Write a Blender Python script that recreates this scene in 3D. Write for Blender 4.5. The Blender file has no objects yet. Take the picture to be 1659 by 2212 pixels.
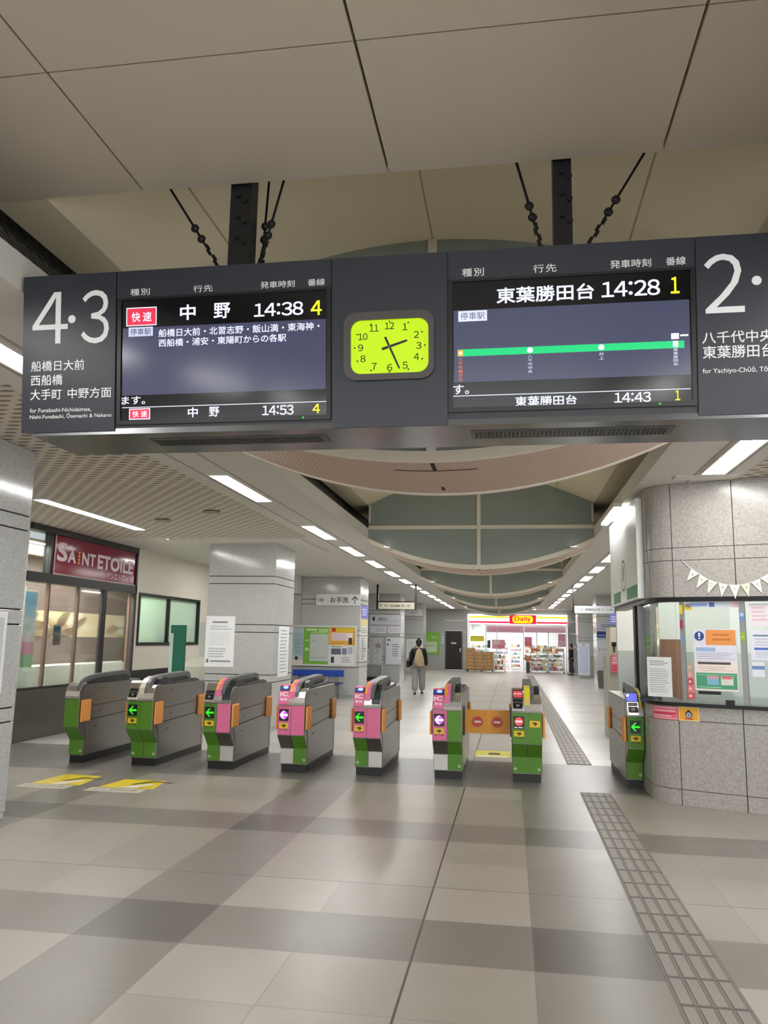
import bpy, math, random
from mathutils import Vector, Matrix
random.seed(7)
S = bpy.context.scene
COL = S.collection

# ------------------------------------------------------------------ camera, world, exposure
CAM_H = 1.5625
yaw, pitch, roll, focal = 0.158852, 0.158460, 0.016362, 1715.06
cd = bpy.data.cameras.new('camera')
cam = bpy.data.objects.new('camera', cd)
COL.objects.link(cam)
fwd = Vector((-math.sin(yaw)*math.cos(pitch), math.cos(yaw)*math.cos(pitch), math.sin(pitch)))
rt = Vector((math.cos(yaw), math.sin(yaw), 0))
up = rt.cross(fwd)
r2 = math.cos(roll)*rt + math.sin(roll)*up
u2 = -math.sin(roll)*rt + math.cos(roll)*up
M = Matrix((r2, u2, -fwd)).transposed().to_4x4()
M.translation = (0, 0, CAM_H)
cam.matrix_world = M
cd.sensor_fit = 'VERTICAL'
cd.angle_y = 2*math.atan(1106/focal)
cd.clip_start = .05
cd.clip_end = 200
S.camera = cam
S.view_settings.view_transform = 'Standard'
S.view_settings.look = 'None'
S.view_settings.gamma = 1
S.view_settings.use_curve_mapping = False
S.view_settings.exposure = 0.0
LAMP = 38.5          # emission of every fluorescent lamp
SHOPLIGHT = 640.0     # watts of the ceiling lamp in the bakery
STORELIGHT = 210.0   # watts of each ceiling lamp in the far store
w = bpy.data.worlds.new('world')
S.world = w
w.use_nodes = True
w.node_tree.nodes['Background'].inputs[0].default_value = (.95, .97, 1, 1)
w.node_tree.nodes['Background'].inputs[1].default_value = 2.8

# ------------------------------------------------------------------ materials
def lin(c):
    return tuple(((x/255)/12.92 if x/255 <= .04045 else ((x/255+.055)/1.055)**2.4) for x in c)
MC = {}
def mat(c, rough=.5, metal=0.0, emit=0.0, noise=.06, scale=14.0, name=None, spec=.5, coat=0.0):
    """procedural principled material: base colour modulated by a little noise"""
    key = (c, rough, metal, emit, noise, scale, spec, coat)
    if key in MC: return MC[key]
    m = bpy.data.materials.new(name or 'paint_%02x%02x%02x' % c)
    m.use_nodes = True
    nt = m.node_tree
    b = nt.nodes['Principled BSDF']
    L = lin(c)
    if emit:
        b.inputs['Base Color'].default_value = (*[x*.25 for x in L], 1)
        b.inputs['Emission Color'].default_value = (*L, 1)
        b.inputs['Emission Strength'].default_value = emit
    else:
        tc = nt.nodes.new('ShaderNodeTexCoord')
        n = nt.nodes.new('ShaderNodeTexNoise')
        n.inputs['Scale'].default_value = scale
        n.inputs['Detail'].default_value = 3
        r = nt.nodes.new('ShaderNodeMix')
        r.data_type = 'RGBA'
        r.inputs[6].default_value = (*[x*(1-noise) for x in L], 1)
        r.inputs[7].default_value = (*[min(1, x*(1+noise)) for x in L], 1)
        nt.links.new(tc.outputs['Object'], n.inputs['Vector'])
        nt.links.new(n.outputs['Fac'], r.inputs[0])
        nt.links.new(r.outputs[2], b.inputs['Base Color'])
    b.inputs['Roughness'].default_value = rough
    b.inputs['Metallic'].default_value = metal
    b.inputs['Specular IOR Level'].default_value = spec
    b.inputs['Coat Weight'].default_value = coat
    MC[key] = m
    return m

def newmat(name, rough=.5, metal=0.0, spec=.5):
    m = bpy.data.materials.new(name)
    m.use_nodes = True
    b = m.node_tree.nodes['Principled BSDF']
    b.inputs['Roughness'].default_value = rough
    b.inputs['Metallic'].default_value = metal
    b.inputs['Specular IOR Level'].default_value = spec
    return m, m.node_tree, b

class NG:
    """tiny helper to chain math nodes"""
    def __init__(s, nt): s.nt = nt
    def m(s, op, a, b=None, c=None):
        n = s.nt.nodes.new('ShaderNodeMath'); n.operation = op
        for i, x in enumerate((a, b, c)):
            if x is None: continue
            if isinstance(x, (int, float)): n.inputs[i].default_value = x
            else: s.nt.links.new(x, n.inputs[i])
        return n.outputs[0]
    def mix(s, f, a, b):
        n = s.nt.nodes.new('ShaderNodeMix'); n.data_type = 'RGBA'
        for i, x in ((0, f), (6, a), (7, b)):
            if isinstance(x, (int, float)): n.inputs[i].default_value = x
            elif isinstance(x, tuple): n.inputs[i].default_value = (*x, 1)
            else: s.nt.links.new(x, n.inputs[i])
        return n.outputs[2]
    def pos(s):
        g = s.nt.nodes.new('ShaderNodeNewGeometry')
        x = s.nt.nodes.new('ShaderNodeSeparateXYZ')
        s.nt.links.new(g.outputs['Position'], x.inputs[0])
        return g.outputs['Position'], x.outputs[0], x.outputs[1], x.outputs[2]
    def noise(s, vec, scale, detail=2, rough=.5):
        n = s.nt.nodes.new('ShaderNodeTexNoise')
        n.inputs['Scale'].default_value = scale; n.inputs['Detail'].default_value = detail
        n.inputs['Roughness'].default_value = rough
        if vec is not None: s.nt.links.new(vec, n.inputs['Vector'])
        return n.outputs['Fac']

def floor_material():
    m, nt, b = newmat('stone_floor_tiles', .33, 0, .55)
    g = NG(nt); P, X, Y, Z = g.pos()
    u = g.m('DIVIDE', g.m('SUBTRACT', X, .1), .6)
    v = g.m('DIVIDE', g.m('SUBTRACT', Y, 3.573), .6)
    iu, iv = g.m('FLOOR', u), g.m('FLOOR', v)
    fu, fv = g.m('SUBTRACT', u, iu), g.m('SUBTRACT', v, iv)
    col = g.m('LESS_THAN', g.m('FLOORED_MODULO', iu, 4), .5)
    row = g.m('LESS_THAN', g.m('FLOORED_MODULO', g.m('SUBTRACT', iv, 1), 4), .5)
    cb = nt.nodes.new('ShaderNodeCombineXYZ')
    nt.links.new(iu, cb.inputs[0]); nt.links.new(iv, cb.inputs[1])
    wn = nt.nodes.new('ShaderNodeTexWhiteNoise'); wn.noise_dimensions = '2D'
    nt.links.new(cb.outputs[0], wn.inputs['Vector'])
    base = g.mix(wn.outputs['Value'], lin((148, 141, 132)), lin((162, 155, 146)))
    grey = g.mix(wn.outputs['Value'], lin((120, 114, 108)), lin((130, 124, 117)))
    dark = lin((90, 83, 80))
    c = g.mix(g.m('MAXIMUM', col, row), base, grey)
    c = g.mix(g.m('MULTIPLY', col, row), c, dark)
    # plain darker band the gates stand on, light tiles beyond it whitened in colour for reflections
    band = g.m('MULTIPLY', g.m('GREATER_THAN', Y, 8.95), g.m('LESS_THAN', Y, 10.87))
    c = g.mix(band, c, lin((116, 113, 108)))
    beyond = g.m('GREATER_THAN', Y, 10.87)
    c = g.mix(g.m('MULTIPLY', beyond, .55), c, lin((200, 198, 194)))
    # joints
    def edge(f, wd):
        return g.m('LESS_THAN', g.m('MINIMUM', f, g.m('SUBTRACT', 1, f)), wd)
    j = g.m('MAXIMUM', edge(fu, .0045), edge(fv, .0045))
    c = g.mix(g.m('MULTIPLY', j, .55), c, lin((105, 98, 90)))
    ex = g.m('MAXIMUM', g.m('LESS_THAN', g.m('ABSOLUTE', g.m('ADD', X, .5)), .006),
             g.m('LESS_THAN', g.m('ABSOLUTE', g.m('SUBTRACT', Y, 5.373)), .004))
    c = g.mix(ex, c, lin((62, 58, 54)))
    n1 = g.noise(P, 3.2, 5, .6)
    n2 = g.noise(P, 60, 2)
    f = g.m('ADD', g.m('MULTIPLY', n1, .16), g.m('ADD', g.m('MULTIPLY', n2, .06), .89))
    vm = nt.nodes.new('ShaderNodeVectorMath'); vm.operation = 'SCALE'
    nt.links.new(c, vm.inputs[0]); nt.links.new(f, vm.inputs['Scale'])
    nt.links.new(vm.outputs[0], b.inputs['Base Color'])
    nt.links.new(g.m('ADD', g.m('MULTIPLY', n1, .12), .25), b.inputs['Roughness'])
    return m

def granite_material(name, c0, c1, rough=.14):
    m, nt, b = newmat(name, rough, 0, .5)
    g = NG(nt); P, X, Y, Z = g.pos()
    a = g.noise(P, 95, 3, .7)
    d = g.noise(P, 34, 2, .6)
    f = g.m('ADD', g.m('MULTIPLY', g.m('SUBTRACT', a, .5), 2.6), g.m('ADD', g.m('MULTIPLY', g.m('SUBTRACT', d, .5), .9), .5))
    cl = nt.nodes.new('ShaderNodeClamp'); nt.links.new(f, cl.inputs[0])
    nt.links.new(g.mix(cl.outputs[0], lin(c0), lin(c1)), b.inputs['Base Color'])
    return m

def perforated_material(name, c, dark, px, py, depth=.45, axis=0):
    """panel with staggered rows of short slots"""
    m, nt, b = newmat(name, .6)
    g = NG(nt); P, X, Y, Z = g.pos()
    u, v = g.m('DIVIDE', X, px), g.m('DIVIDE', Y, py)
    iv = g.m('FLOOR', v)
    fv = g.m('SUBTRACT', v, iv)
    us = g.m('ADD', u, g.m('MULTIPLY', g.m('FLOORED_MODULO', iv, 2), .5))
    fu = g.m('SUBTRACT', us, g.m('FLOOR', us))
    du = g.m('ABSOLUTE', g.m('SUBTRACT', fu, .5))
    dv = g.m('ABSOLUTE', g.m('SUBTRACT', fv, .5))
    hole = g.m('MULTIPLY', g.m('LESS_THAN', du, .33), g.m('LESS_THAN', g.m('ADD', dv, g.m('MULTIPLY', du, .35)), .26))
    n = g.noise(P, 4, 2)
    base = g.mix(n, lin(tuple(int(x*.97) for x in c)), lin(c))
    nt.links.new(g.mix(g.m('MULTIPLY', hole, depth), base, lin(dark)), b.inputs['Base Color'])
    return m

def vault_material():
    m, nt, b = newmat('cream_vault_panels', .55)
    g = NG(nt); P, X, Y, Z = g.pos()
    n = g.noise(P, 1.6, 3)
    c = g.mix(n, lin((240, 228, 196)), lin((245, 234, 204)))
    d = g.m('FLOORED_MODULO', g.m('ADD', X, .5+.0), 1.25)
    j = g.m('LESS_THAN', g.m('MINIMUM', d, g.m('SUBTRACT', 1.25, d)), .006)
    nt.links.new(g.mix(g.m('MULTIPLY', j, .6), c, lin((120, 108, 84))), b.inputs['Base Color'])
    return m

def glass_material(name, tint=(240, 246, 244), refl=.12, haze=0.0, tr=.6, hc=(222, 230, 224)):
    m = bpy.data.materials.new(name); m.use_nodes = True
    nt = m.node_tree; nt.nodes.clear()
    o = nt.nodes.new('ShaderNodeOutputMaterial')
    t = nt.nodes.new('ShaderNodeBsdfTransparent'); t.inputs[0].default_value = (*lin(tint), 1)
    gl = nt.nodes.new('ShaderNodeBsdfGlossy'); gl.inputs['Roughness'].default_value = .03
    lw = nt.nodes.new('ShaderNodeLayerWeight'); lw.inputs[0].default_value = .25
    g = NG(nt)
    f = g.m('ADD', g.m('MULTIPLY', lw.outputs['Fresnel'], .8), refl*.4)
    mx = nt.nodes.new('ShaderNodeMixShader')
    nt.links.new(f, mx.inputs[0]); nt.links.new(t.outputs[0], mx.inputs[1]); nt.links.new(gl.outputs[0], mx.inputs[2])
    out = mx.outputs[0]
    if haze:
        d = nt.nodes.new('ShaderNodeBsdfDiffuse'); d.inputs[0].default_value = (*lin(hc), 1)
        tl = nt.nodes.new('ShaderNodeBsdfTranslucent'); tl.inputs[0].default_value = (*lin(hc), 1)
        m3 = nt.nodes.new('ShaderNodeMixShader'); m3.inputs[0].default_value = tr
        nt.links.new(d.outputs[0], m3.inputs[1]); nt.links.new(tl.outputs[0], m3.inputs[2])
        m2 = nt.nodes.new('ShaderNodeMixShader'); m2.inputs[0].default_value = haze
        nt.links.new(out, m2.inputs[1]); nt.links.new(m3.outputs[0], m2.inputs[2]); out = m2.outputs[0]
    nt.links.new(out, o.inputs[0])
    return m

FLOOR = floor_material()
GRANITE = granite_material('polished_grey_granite', (164, 165, 163), (204, 205, 202), .12)
GRANITE_B = granite_material('speckled_booth_granite', (146, 142, 136), (190, 186, 180), .22)
PERF = perforated_material('perforated_ceiling_panel', (216, 207, 193), (112, 96, 80), .17, .105, .85)
PINKPERF = perforated_material('pinkish_perforated_soffit', (216, 190, 172), (120, 92, 78), .032, .045, .5)
VAULT = vault_material()
SOFFIT = mat((216, 212, 204), .6, name='painted_soffit', scale=3)
NEARC = mat((216, 206, 188), .55, noise=.03, scale=2, name='beige_ceiling_panel')
RECESS = mat((104, 99, 90), .7, name='dark_grey_recess')  # plain dark grey for the ledge and back wall of the recess
DARKGAP = mat((42, 38, 32), .8, name='dark_gap')
CREAM = mat((232, 225, 208), .45, name='cream_metal')
GREENGREY = mat((150, 160, 153), .5, noise=.08, scale=2, name='green_grey_panel')
SIGNDARK = mat((48, 52, 60), .32, noise=.1, scale=60, name='charcoal_sign_panel', spec=.45)
SIGNUNDER = mat((120, 122, 124), .22, .9, name='brushed_sign_underside')
WHITE = mat((253, 253, 254), .5, name='white_lettering')
BLACK = mat((14, 14, 16), .35, name='black_plastic')
STEEL = mat((140, 137, 133), .3, .85, noise=.05, scale=25, name='brushed_stainless_steel')
STEELD = mat((112, 106, 102), .28, .8, name='dark_stainless_panel')
CHROME = mat((222, 219, 214), .22, .95, name='polished_chrome')
WALLG = mat((176, 178, 175), .55, name='grey_wall_panel')
LAMPM = mat((252, 251, 248), .5, emit=LAMP, name='fluorescent_diffuser')
GLASS = glass_material('clear_glass')
FROST = glass_material('hazy_glass', (214, 232, 222), .12, .55)

# ------------------------------------------------------------------ mesh building
class Fr:
    """a flat frame: origin, right, up; n points to the viewer; k is the length of one unit in metres"""
    def __init__(s, O, eu, ev, k=1.0):
        s.O, s.eu, s.ev = Vector(O), Vector(eu).normalized()*k, Vector(ev).normalized()*k
        s.n = Vector(eu).normalized().cross(Vector(ev).normalized())*k
    def p(s, u, v, d=0.0): return s.O + s.eu*u + s.ev*v + s.n*d
def FY(y, x=0, z=0): return Fr((x, y, z), (1, 0, 0), (0, 0, 1))     # wall facing the camera (-Y)
def FX(x, y=0, z=0): return Fr((x, y, z), (0, 1, 0), (0, 0, 1))     # wall on the left, facing +X; u runs along +Y
def FXR(x, y=0, z=0): return Fr((x, y, z), (0, -1, 0), (0, 0, 1))   # wall on the right, facing -X; u runs along -Y
FZ = Fr((0, 0, 0), (1, 0, 0), (0, 1, 0))                            # the floor

TXT = {}
def raw_text(s):
    c = bpy.data.curves.new('lettering', 'FONT')
    c.body = s; c.resolution_u = 3
    o = bpy.data.objects.new('lettering', c)
    COL.objects.link(o)
    bpy.context.view_layer.update()
    me = bpy.data.meshes.new_from_object(o.evaluated_get(bpy.context.evaluated_depsgraph_get()))
    vs = [(v.co.x, v.co.y) for v in me.vertices]
    fs = [tuple(p.vertices) for p in me.polygons]
    bpy.data.objects.remove(o); bpy.data.curves.remove(c); bpy.data.meshes.remove(me)
    return vs, fs
def text_mesh(s):
    if s not in TXT:
        if all(ch in '0123456789:' for ch in s):      # set from full-width glyphs, closely spaced
            vs, fs, x = [], [], 0.0
            for ch in s:
                v, f = raw_text(chr(ord(ch)+0xFEE0))
                mid = (min(p[0] for p in v)+max(p[0] for p in v))/2
                a = .30 if ch == ':' else .565
                k = len(vs)
                vs += [(p[0]-mid+x+a/2, p[1]+(.07 if ch == ':' else 0)) for p in v]; fs += [tuple(i+k for i in q) for q in f]; x += a
        else: vs, fs = raw_text(s)
        x0, x1 = min(v[0] for v in vs), max(v[0] for v in vs)
        y0, y1 = min(v[1] for v in vs), max(v[1] for v in vs)
        TXT[s] = ([((x-x0)/(x1-x0 or 1), (y-y0)/(y1-y0 or 1)) for x, y in vs], fs)
    return TXT[s]

WLOC = {}
class MB:
    def __init__(s): s.v, s.f, s.m, s.mats, s.cur = [], [], [], [], 0
    def use(s, m):
        if m not in s.mats: s.mats.append(m)
        s.cur = s.mats.index(m); return s
    def add(s, vs, fs):
        k = len(s.v)
        s.v += [Vector(v) for v in vs]
        s.f += [tuple(i+k for i in f) for f in fs]
        s.m += [s.cur]*len(fs)
        return s
    def box(s, x0, x1, y0, y1, z0, z1):
        return s.add([(x0,y0,z0),(x1,y0,z0),(x1,y1,z0),(x0,y1,z0),(x0,y0,z1),(x1,y0,z1),(x1,y1,z1),(x0,y1,z1)],
              [(3,2,1,0),(4,5,6,7),(0,1,5,4),(1,2,6,5),(2,3,7,6),(3,0,4,7)])
    def fbox(s, F, u0, u1, v0, v1, d0=0.0, d1=.01):
        return s.fpoly(F, [(u0,v0),(u1,v0),(u1,v1),(u0,v1)], d0, d1)
    def fpoly(s, F, pts, d0=0.0, d1=None):
        n = len(pts)
        if d1 is None: return s.add([F.p(u, v, d0) for u, v in pts], [tuple(range(n))])
        vs = [F.p(u, v, d0) for u, v in pts] + [F.p(u, v, d1) for u, v in pts]
        fs = [tuple(range(n-1, -1, -1)), tuple(range(n, 2*n))]
        fs += [(i, (i+1) % n, n+(i+1) % n, n+i) for i in range(n)]
        return s.add(vs, fs)
    def flat(s, F, u0, u1, v0, v1, d): return s.fpoly(F, [(u0,v0),(u1,v0),(u1,v1),(u0,v1)], d)
    def disc(s, F, u, v, r, d0=0.0, d1=None, n=24, rv=None, inner=0.0):
        rv = rv or r
        P = [(u+r*math.cos(2*math.pi*i/n), v+rv*math.sin(2*math.pi*i/n)) for i in range(n)]
        if not inner: return s.fpoly(F, P, d0, d1)
        Q = [(u+r*inner*math.cos(2*math.pi*i/n), v+rv*inner*math.sin(2*math.pi*i/n)) for i in range(n)]
        return s.add([F.p(a, b, d0) for a, b in P+Q], [(i, (i+1) % n, n+(i+1) % n, n+i) for i in range(n)])
    def tube(s, a, b, r, n=8, r2=None):
        a, b = Vector(a), Vector(b); d = (b-a).normalized()
        x = d.orthogonal().normalized(); y = d.cross(x)
        r2 = r if r2 is None else r2
        vs = [a+(x*math.cos(t)+y*math.sin(t))*r for t in [2*math.pi*i/n for i in range(n)]]
        vs += [b+(x*math.cos(t)+y*math.sin(t))*r2 for t in [2*math.pi*i/n for i in range(n)]]
        return s.add(vs, [tuple(range(n-1, -1, -1)), tuple(range(n, 2*n))] + [(i, (i+1) % n, n+(i+1) % n, n+i) for i in range(n)])
    def path(s, pts, r, n=6):
        for a, b in zip(pts, pts[1:]): s.tube(a, b, r, n)
        return s
    def ball(s, c, rx, ry=None, rz=None, n=12, k=8):
        ry = rx if ry is None else ry; rz = rx if rz is None else rz
        vs = [(c[0], c[1], c[2]-rz)]
        for j in range(1, k):
            t = -math.pi/2 + math.pi*j/k
            vs += [(c[0]+rx*math.cos(t)*math.cos(2*math.pi*i/n), c[1]+ry*math.cos(t)*math.sin(2*math.pi*i/n), c[2]+rz*math.sin(t)) for i in range(n)]
        vs.append((c[0], c[1], c[2]+rz))
        fs = [(0, 1+(i+1) % n, 1+i) for i in range(n)]
        for j in range(k-2):
            fs += [(1+j*n+i, 1+j*n+(i+1) % n, 1+(j+1)*n+(i+1) % n, 1+(j+1)*n+i) for i in range(n)]
        e = len(vs)-1
        fs += [(e, 1+(k-2)*n+i, 1+(k-2)*n+(i+1) % n) for i in range(n)]
        return s.add(vs, fs)
    def prism_x(s, prof, x0, x1):
        """closed (y,z) profile extruded along x"""
        return s.fpoly(Fr((x0, 0, 0), (0, 1, 0), (0, 0, 1)), prof, 0, x1-x0)
    def text(s, F, t, u0, u1, v0, v1, d=.0015, bold=0.0):
        """flat lettering fitted to a rectangle; bold thickens the strokes by overlapping shifted copies"""
        P, fs = text_mesh(t)
        e = bold*(v1-v0)*.75
        for k, (a, c) in enumerate(((-e, -e), (e, -e), (-e, e), (e, e)) if e else ((0, 0),)):
            s.add([F.p(u0+e+x*(u1-u0-2*e)+a, v0+e+y*(v1-v0-2*e)+c, d+.00004*k) for x, y in P], fs)
        return s
    def build(s, name, m=None, parent=None, bevel=0.0, smooth=False, local=False, seg=2):
        mats = s.mats if s.mats else [m]
        if m is not None and not s.mats: mats = [m]
        if parent is None:
            xs = [v.x for v in s.v]; ys = [v.y for v in s.v]; zs = [v.z for v in s.v]
            c = Vector(((min(xs)+max(xs))/2, (min(ys)+max(ys))/2, min(zs)))
        else:
            c = Vector((0, 0, 0)) if local else WLOC.get(parent.name, Vector((0, 0, 0)))
        me = bpy.data.meshes.new(name)
        me.from_pydata([tuple(v-c) for v in s.v], [], s.f)
        for x in mats: me.materials.append(x)
        if len(mats) > 1: me.polygons.foreach_set('material_index', s.m)
        if smooth: me.polygons.foreach_set('use_smooth', [True]*len(me.polygons))
        me.update()
        o = bpy.data.objects.new(name, me)
        COL.objects.link(o)
        if parent is None: o.location = c; WLOC[o.name] = c
        else: o.parent = parent; WLOC[o.name] = c
        if bevel:
            b = o.modifiers.new('bevel', 'BEVEL'); b.width = bevel; b.segments = seg; b.limit_method = 'ANGLE'; b.angle_limit = math.radians(40)
        return o

def letters(parent, m, F, items, d=.002):
    """each line of lettering is a part of its own: (string,u0,u1,v0,v1,bold)"""
    for s_, u0, u1, v0, v1, bo in items: MB().text(F, s_, u0, u1, v0, v1, d, bo).build('lettering', m, parent)
def tag(o, label, cat, group=None, kind=None):
    o['label'] = label; o['category'] = cat
    if group: o['group'] = group
    if kind: o['kind'] = kind
    return o
def empty(name, loc, label, cat, group=None, rz=0.0):
    o = bpy.data.objects.new(name, None); COL.objects.link(o)
    o.location = loc; o.rotation_euler = (0, 0, rz); o.empty_display_size = .1
    WLOC[o.name] = Vector(loc)
    return tag(o, label, cat, group)
def st(o, label, cat='room'): return tag(o, label, cat, None, 'structure')
ORD = ['first','second','third','fourth','fifth','sixth','seventh','eighth','ninth','tenth','eleventh','twelfth','thirteenth','fourteenth','fifteenth','sixteenth','seventeenth','eighteenth','nineteenth','twentieth']

def sheet(name, F, u0, u1, v0, v1, base, marks, label, cat, group=None, t=.004, d=.001, rough=.5, parent=None, texts=()):
    """a printed sheet or panel: thin board with its print as part of the same mesh.
    marks: (a0,a1,b0,b1,colour) in fractions; texts: (string,a0,a1,b0,b1,colour,bold)"""
    b = MB().use(mat(base, rough))
    b.fbox(F, u0, u1, v0, v1, d, d+t)
    W, H = u1-u0, v1-v0
    k = 0
    for a0, a1, b0, b1, c in marks:
        k += 1
        b.use(mat(c, rough)).flat(F, u0+W*a0, u0+W*a1, v0+H*b0, v0+H*b1, d+t+.0006+.00012*k)
    for s_, a0, a1, b0, b1, c, bo in texts:
        k += 1
        b.use(mat(c, rough)).text(F, s_, u0+W*a0, u0+W*a1, v0+H*b0, v0+H*b1, d+t+.0008+.00012*k, bo)
    o = b.build(name, parent=parent)
    if parent is None: tag(o, label, cat, group)
    return o
def lines(a0, a1, b0, b1, n, c=(150, 152, 158), fill=.42, jit=.25):
    r = []
    for i in range(n):
        h = (b1-b0)/n
        r.append((a0, a1-(a1-a0)*jit*random.random(), b0+h*i+h*(1-fill)/2, b0+h*i+h*(1+fill)/2, c))
    return r

# ================================================================== the room
XL, XR, XC = -2.33, 1.33, -.5          # edges of the vaulted strip
ZS = 3.2                               # height of the low side ceilings
YF = 43.0                              # far end wall
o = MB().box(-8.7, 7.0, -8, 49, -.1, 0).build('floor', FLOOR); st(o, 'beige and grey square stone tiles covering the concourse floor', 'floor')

# flat beige ceiling over the near hall: separate panels with open joints, dark void above
b = MB()
xs = [-2.8, -1.808, -.558, .70, 1.75]
ys = [-8, -6.05, -5.17, -4.3, -3.43, -2.56, -1.69, -.82, .04, .89, 1.747, 2.602, 3.455]
for i in range(4):
    for j in range(12):
        b.box(xs[i]+.006, xs[i+1]-.006, ys[j]+.005, ys[j+1]-(.005 if j < 11 else 0), 3.77, 3.83)
o = b.build('ceiling_near', NEARC); st(o, 'flat beige ceiling of large panels above the hanging departure sign', 'ceiling')
v = MB().box(-2.75, 1.7, -8, 3.39, 3.832, 3.85).build('panel_void', DARKGAP, o)

# cream vault over the central strip
def arc_top(d): return 4.25-.143*d*d
def arc_bot(d): return 2.70+.134*d*d
b = MB()
N = 28
D = [-2.15+4.3*i/N for i in range(N+1)]
def arc_vault(d): return max(arc_top(d), 3.773)
for i in range(N):
    d0, d1 = D[i], D[i+1]
    b.add([(XC+d0, 3.46, arc_vault(d0)), (XC+d1, 3.46, arc_vault(d1)), (XC+d1, YF, arc_vault(d1)), (XC+d0, YF, arc_vault(d0)),
           (XC+d0, 3.46, arc_vault(d0)+.05), (XC+d1, 3.46, arc_vault(d1)+.05), (XC+d1, YF, arc_vault(d1)+.05), (XC+d0, YF, arc_vault(d0)+.05)],
          [(3,2,1,0), (4,5,6,7)] + ([(0,4,7,3)] if i == 0 else []) + ([(1,2,6,5)] if i == N-1 else []))
o = b.build('ceiling_vault', VAULT); st(o, 'shallow cream vault running along the middle of the concourse', 'ceiling')

# low side ceilings with their upstands and the dark recess beside the vault
for nm, sx, xin, xout, xp in (('left', -1, XL, -7.05, -3.3), ('right', 1, XR, 6.9, 2.25)):
    b = MB()
    lo, hi = min(xin+sx*.04, xp), max(xin+sx*.04, xp)
    b.box(lo, hi, -8, YF, ZS, ZS+.05)
    b.box(min(xin, xin+sx*.04), max(xin, xin+sx*.04), -8, YF, ZS, 3.38)
    lo, hi = min(xp, xout), max(xp, xout)
    b.box(lo, hi, 12.65, YF, ZS, ZS+.05)
    o = b.build('ceiling_'+nm, SOFFIT)
    st(o, 'smooth pale %s side ceiling with the row of fluorescent lamps' % nm, 'ceiling')
    b = MB().box(lo, hi, -8, 12.65, ZS, ZS+.05)
    p = b.build('perforated_panels', PERF, o); p['label'] = 'perforated beige ceiling panels'
    b = MB()
    xg = xin+sx*.45
    b.box(min(xin+sx*.041, xg), max(xin+sx*.041, xg), -8, YF, 3.34, 3.375)
    b.box(min(xg, xg+sx*.03), max(xg, xg+sx*.03), -8, YF, 3.34, 4.44)
    b.build('recess', RECESS, o)

o = MB().box(-2.85, 1.85, -8, YF+.1, 4.45, 4.5).box(-2.78, 1.78, 3.40, 3.45, 3.86, 4.449).build('ceiling_void', DARKGAP); st(o, 'dark roof void above the vault and the near ceiling', 'ceiling')

# crossbeams: lens shaped boxes spanning the vault
def crossbeam(k, Y0):
    H = 1.83; n = 28
    ds = [-H+2*H*i/n for i in range(n+1)]
    r = empty('ceiling_beam', (XC, Y0, 2.7), '', 'beam'); r['kind'] = 'structure'
    r['label'] = 'lens shaped crossbeam with green grey panels, %s from the camera' % ORD[k]
    F = FY(Y0, XC, 0); G = Fr((XC, Y0+1.25, 0), (-1, 0, 0), (0, 0, 1))
    for Q, nm in ((F, 'panel'), (G, 'rear_panel')):
        b = MB()
        for d0, d1 in zip(ds, ds[1:]):
            b.fpoly(Q, [(d0, arc_bot(d0)+.05), (d1, arc_bot(d1)+.05), (d1, arc_top(d1)+.01), (d0, arc_top(d0)+.01)], -.03)
        b.build(nm, GREENGREY, r)
    for Q, nm, h in ((F, 'rim', .07), (G, 'rear_rim', .05)):
        b = MB()
        for d0, d1 in zip(ds, ds[1:]):
            b.fpoly(Q, [(d0, arc_bot(d0)), (d1, arc_bot(d1)), (d1, arc_bot(d1)+h), (d0, arc_bot(d0)+h)], -.05, 0)
        b.build(nm, CREAM, r)
    b = MB().fbox(F, -.03, .03, arc_bot(0)+.06, arc_top(0)-.005, -.035, -.005); b.build('mullion', CREAM, r)
    b = MB().fbox(F, -H, H, 3.36, 3.42, -.035, -.008); b.build('mullion', CREAM, r)
    for sx in (-1, 1):
        MB().fbox(F, sx*(H-.02)-.015, sx*(H-.02)+.015, 3.46, arc_vault(H)-.01, -.035, -.006).build('mullion', CREAM, r)
    b = MB()
    for d0, d1 in zip(ds, ds[1:]):
        b.add([(XC+d0, Y0+.05, arc_bot(d0)+.012), (XC+d1, Y0+.05, arc_bot(d1)+.012), (XC+d1, Y0+1.2, arc_bot(d1)+.012), (XC+d0, Y0+1.2, arc_bot(d0)+.012)], [(3,2,1,0)])
    b.build('soffit', PINKPERF, r)
    b = MB()
    def slit(x0, x1, y0, y1):
        m = 8
        for i in range(m):
            a, c = x0+(x1-x0)*i/m, x0+(x1-x0)*(i+1)/m
            b.add([(XC+a, Y0+y0, arc_bot(a)+.009), (XC+c, Y0+y0, arc_bot(c)+.009), (XC+c, Y0+y1, arc_bot(c)+.009), (XC+a, Y0+y1, arc_bot(a)+.009)], [(3,2,1,0)])
    slit(-.29, .29, .335, .35); slit(-.016, .012, .08, .33); slit(-.014, .01, .93, 1.06)
    b.build('access_slot', DARKGAP, r)
    for sx in (-1, 1):
        x = XC+sx*1.5; z = arc_bot(1.5)
        hd = MB().box(x-.06, x+.06, Y0-.07, Y0-.001, z+.005, z+.05).build('spot_lamp', mat((214, 210, 200), .4), r)
        MB().box(x-.045, x+.045, Y0-.062, Y0-.01, z+.051, z+.056).build('lens', mat((255, 250, 238), .5, emit=3.0), hd)
for k in range(5): crossbeam(k, 5.0+7.9*k)

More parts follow.
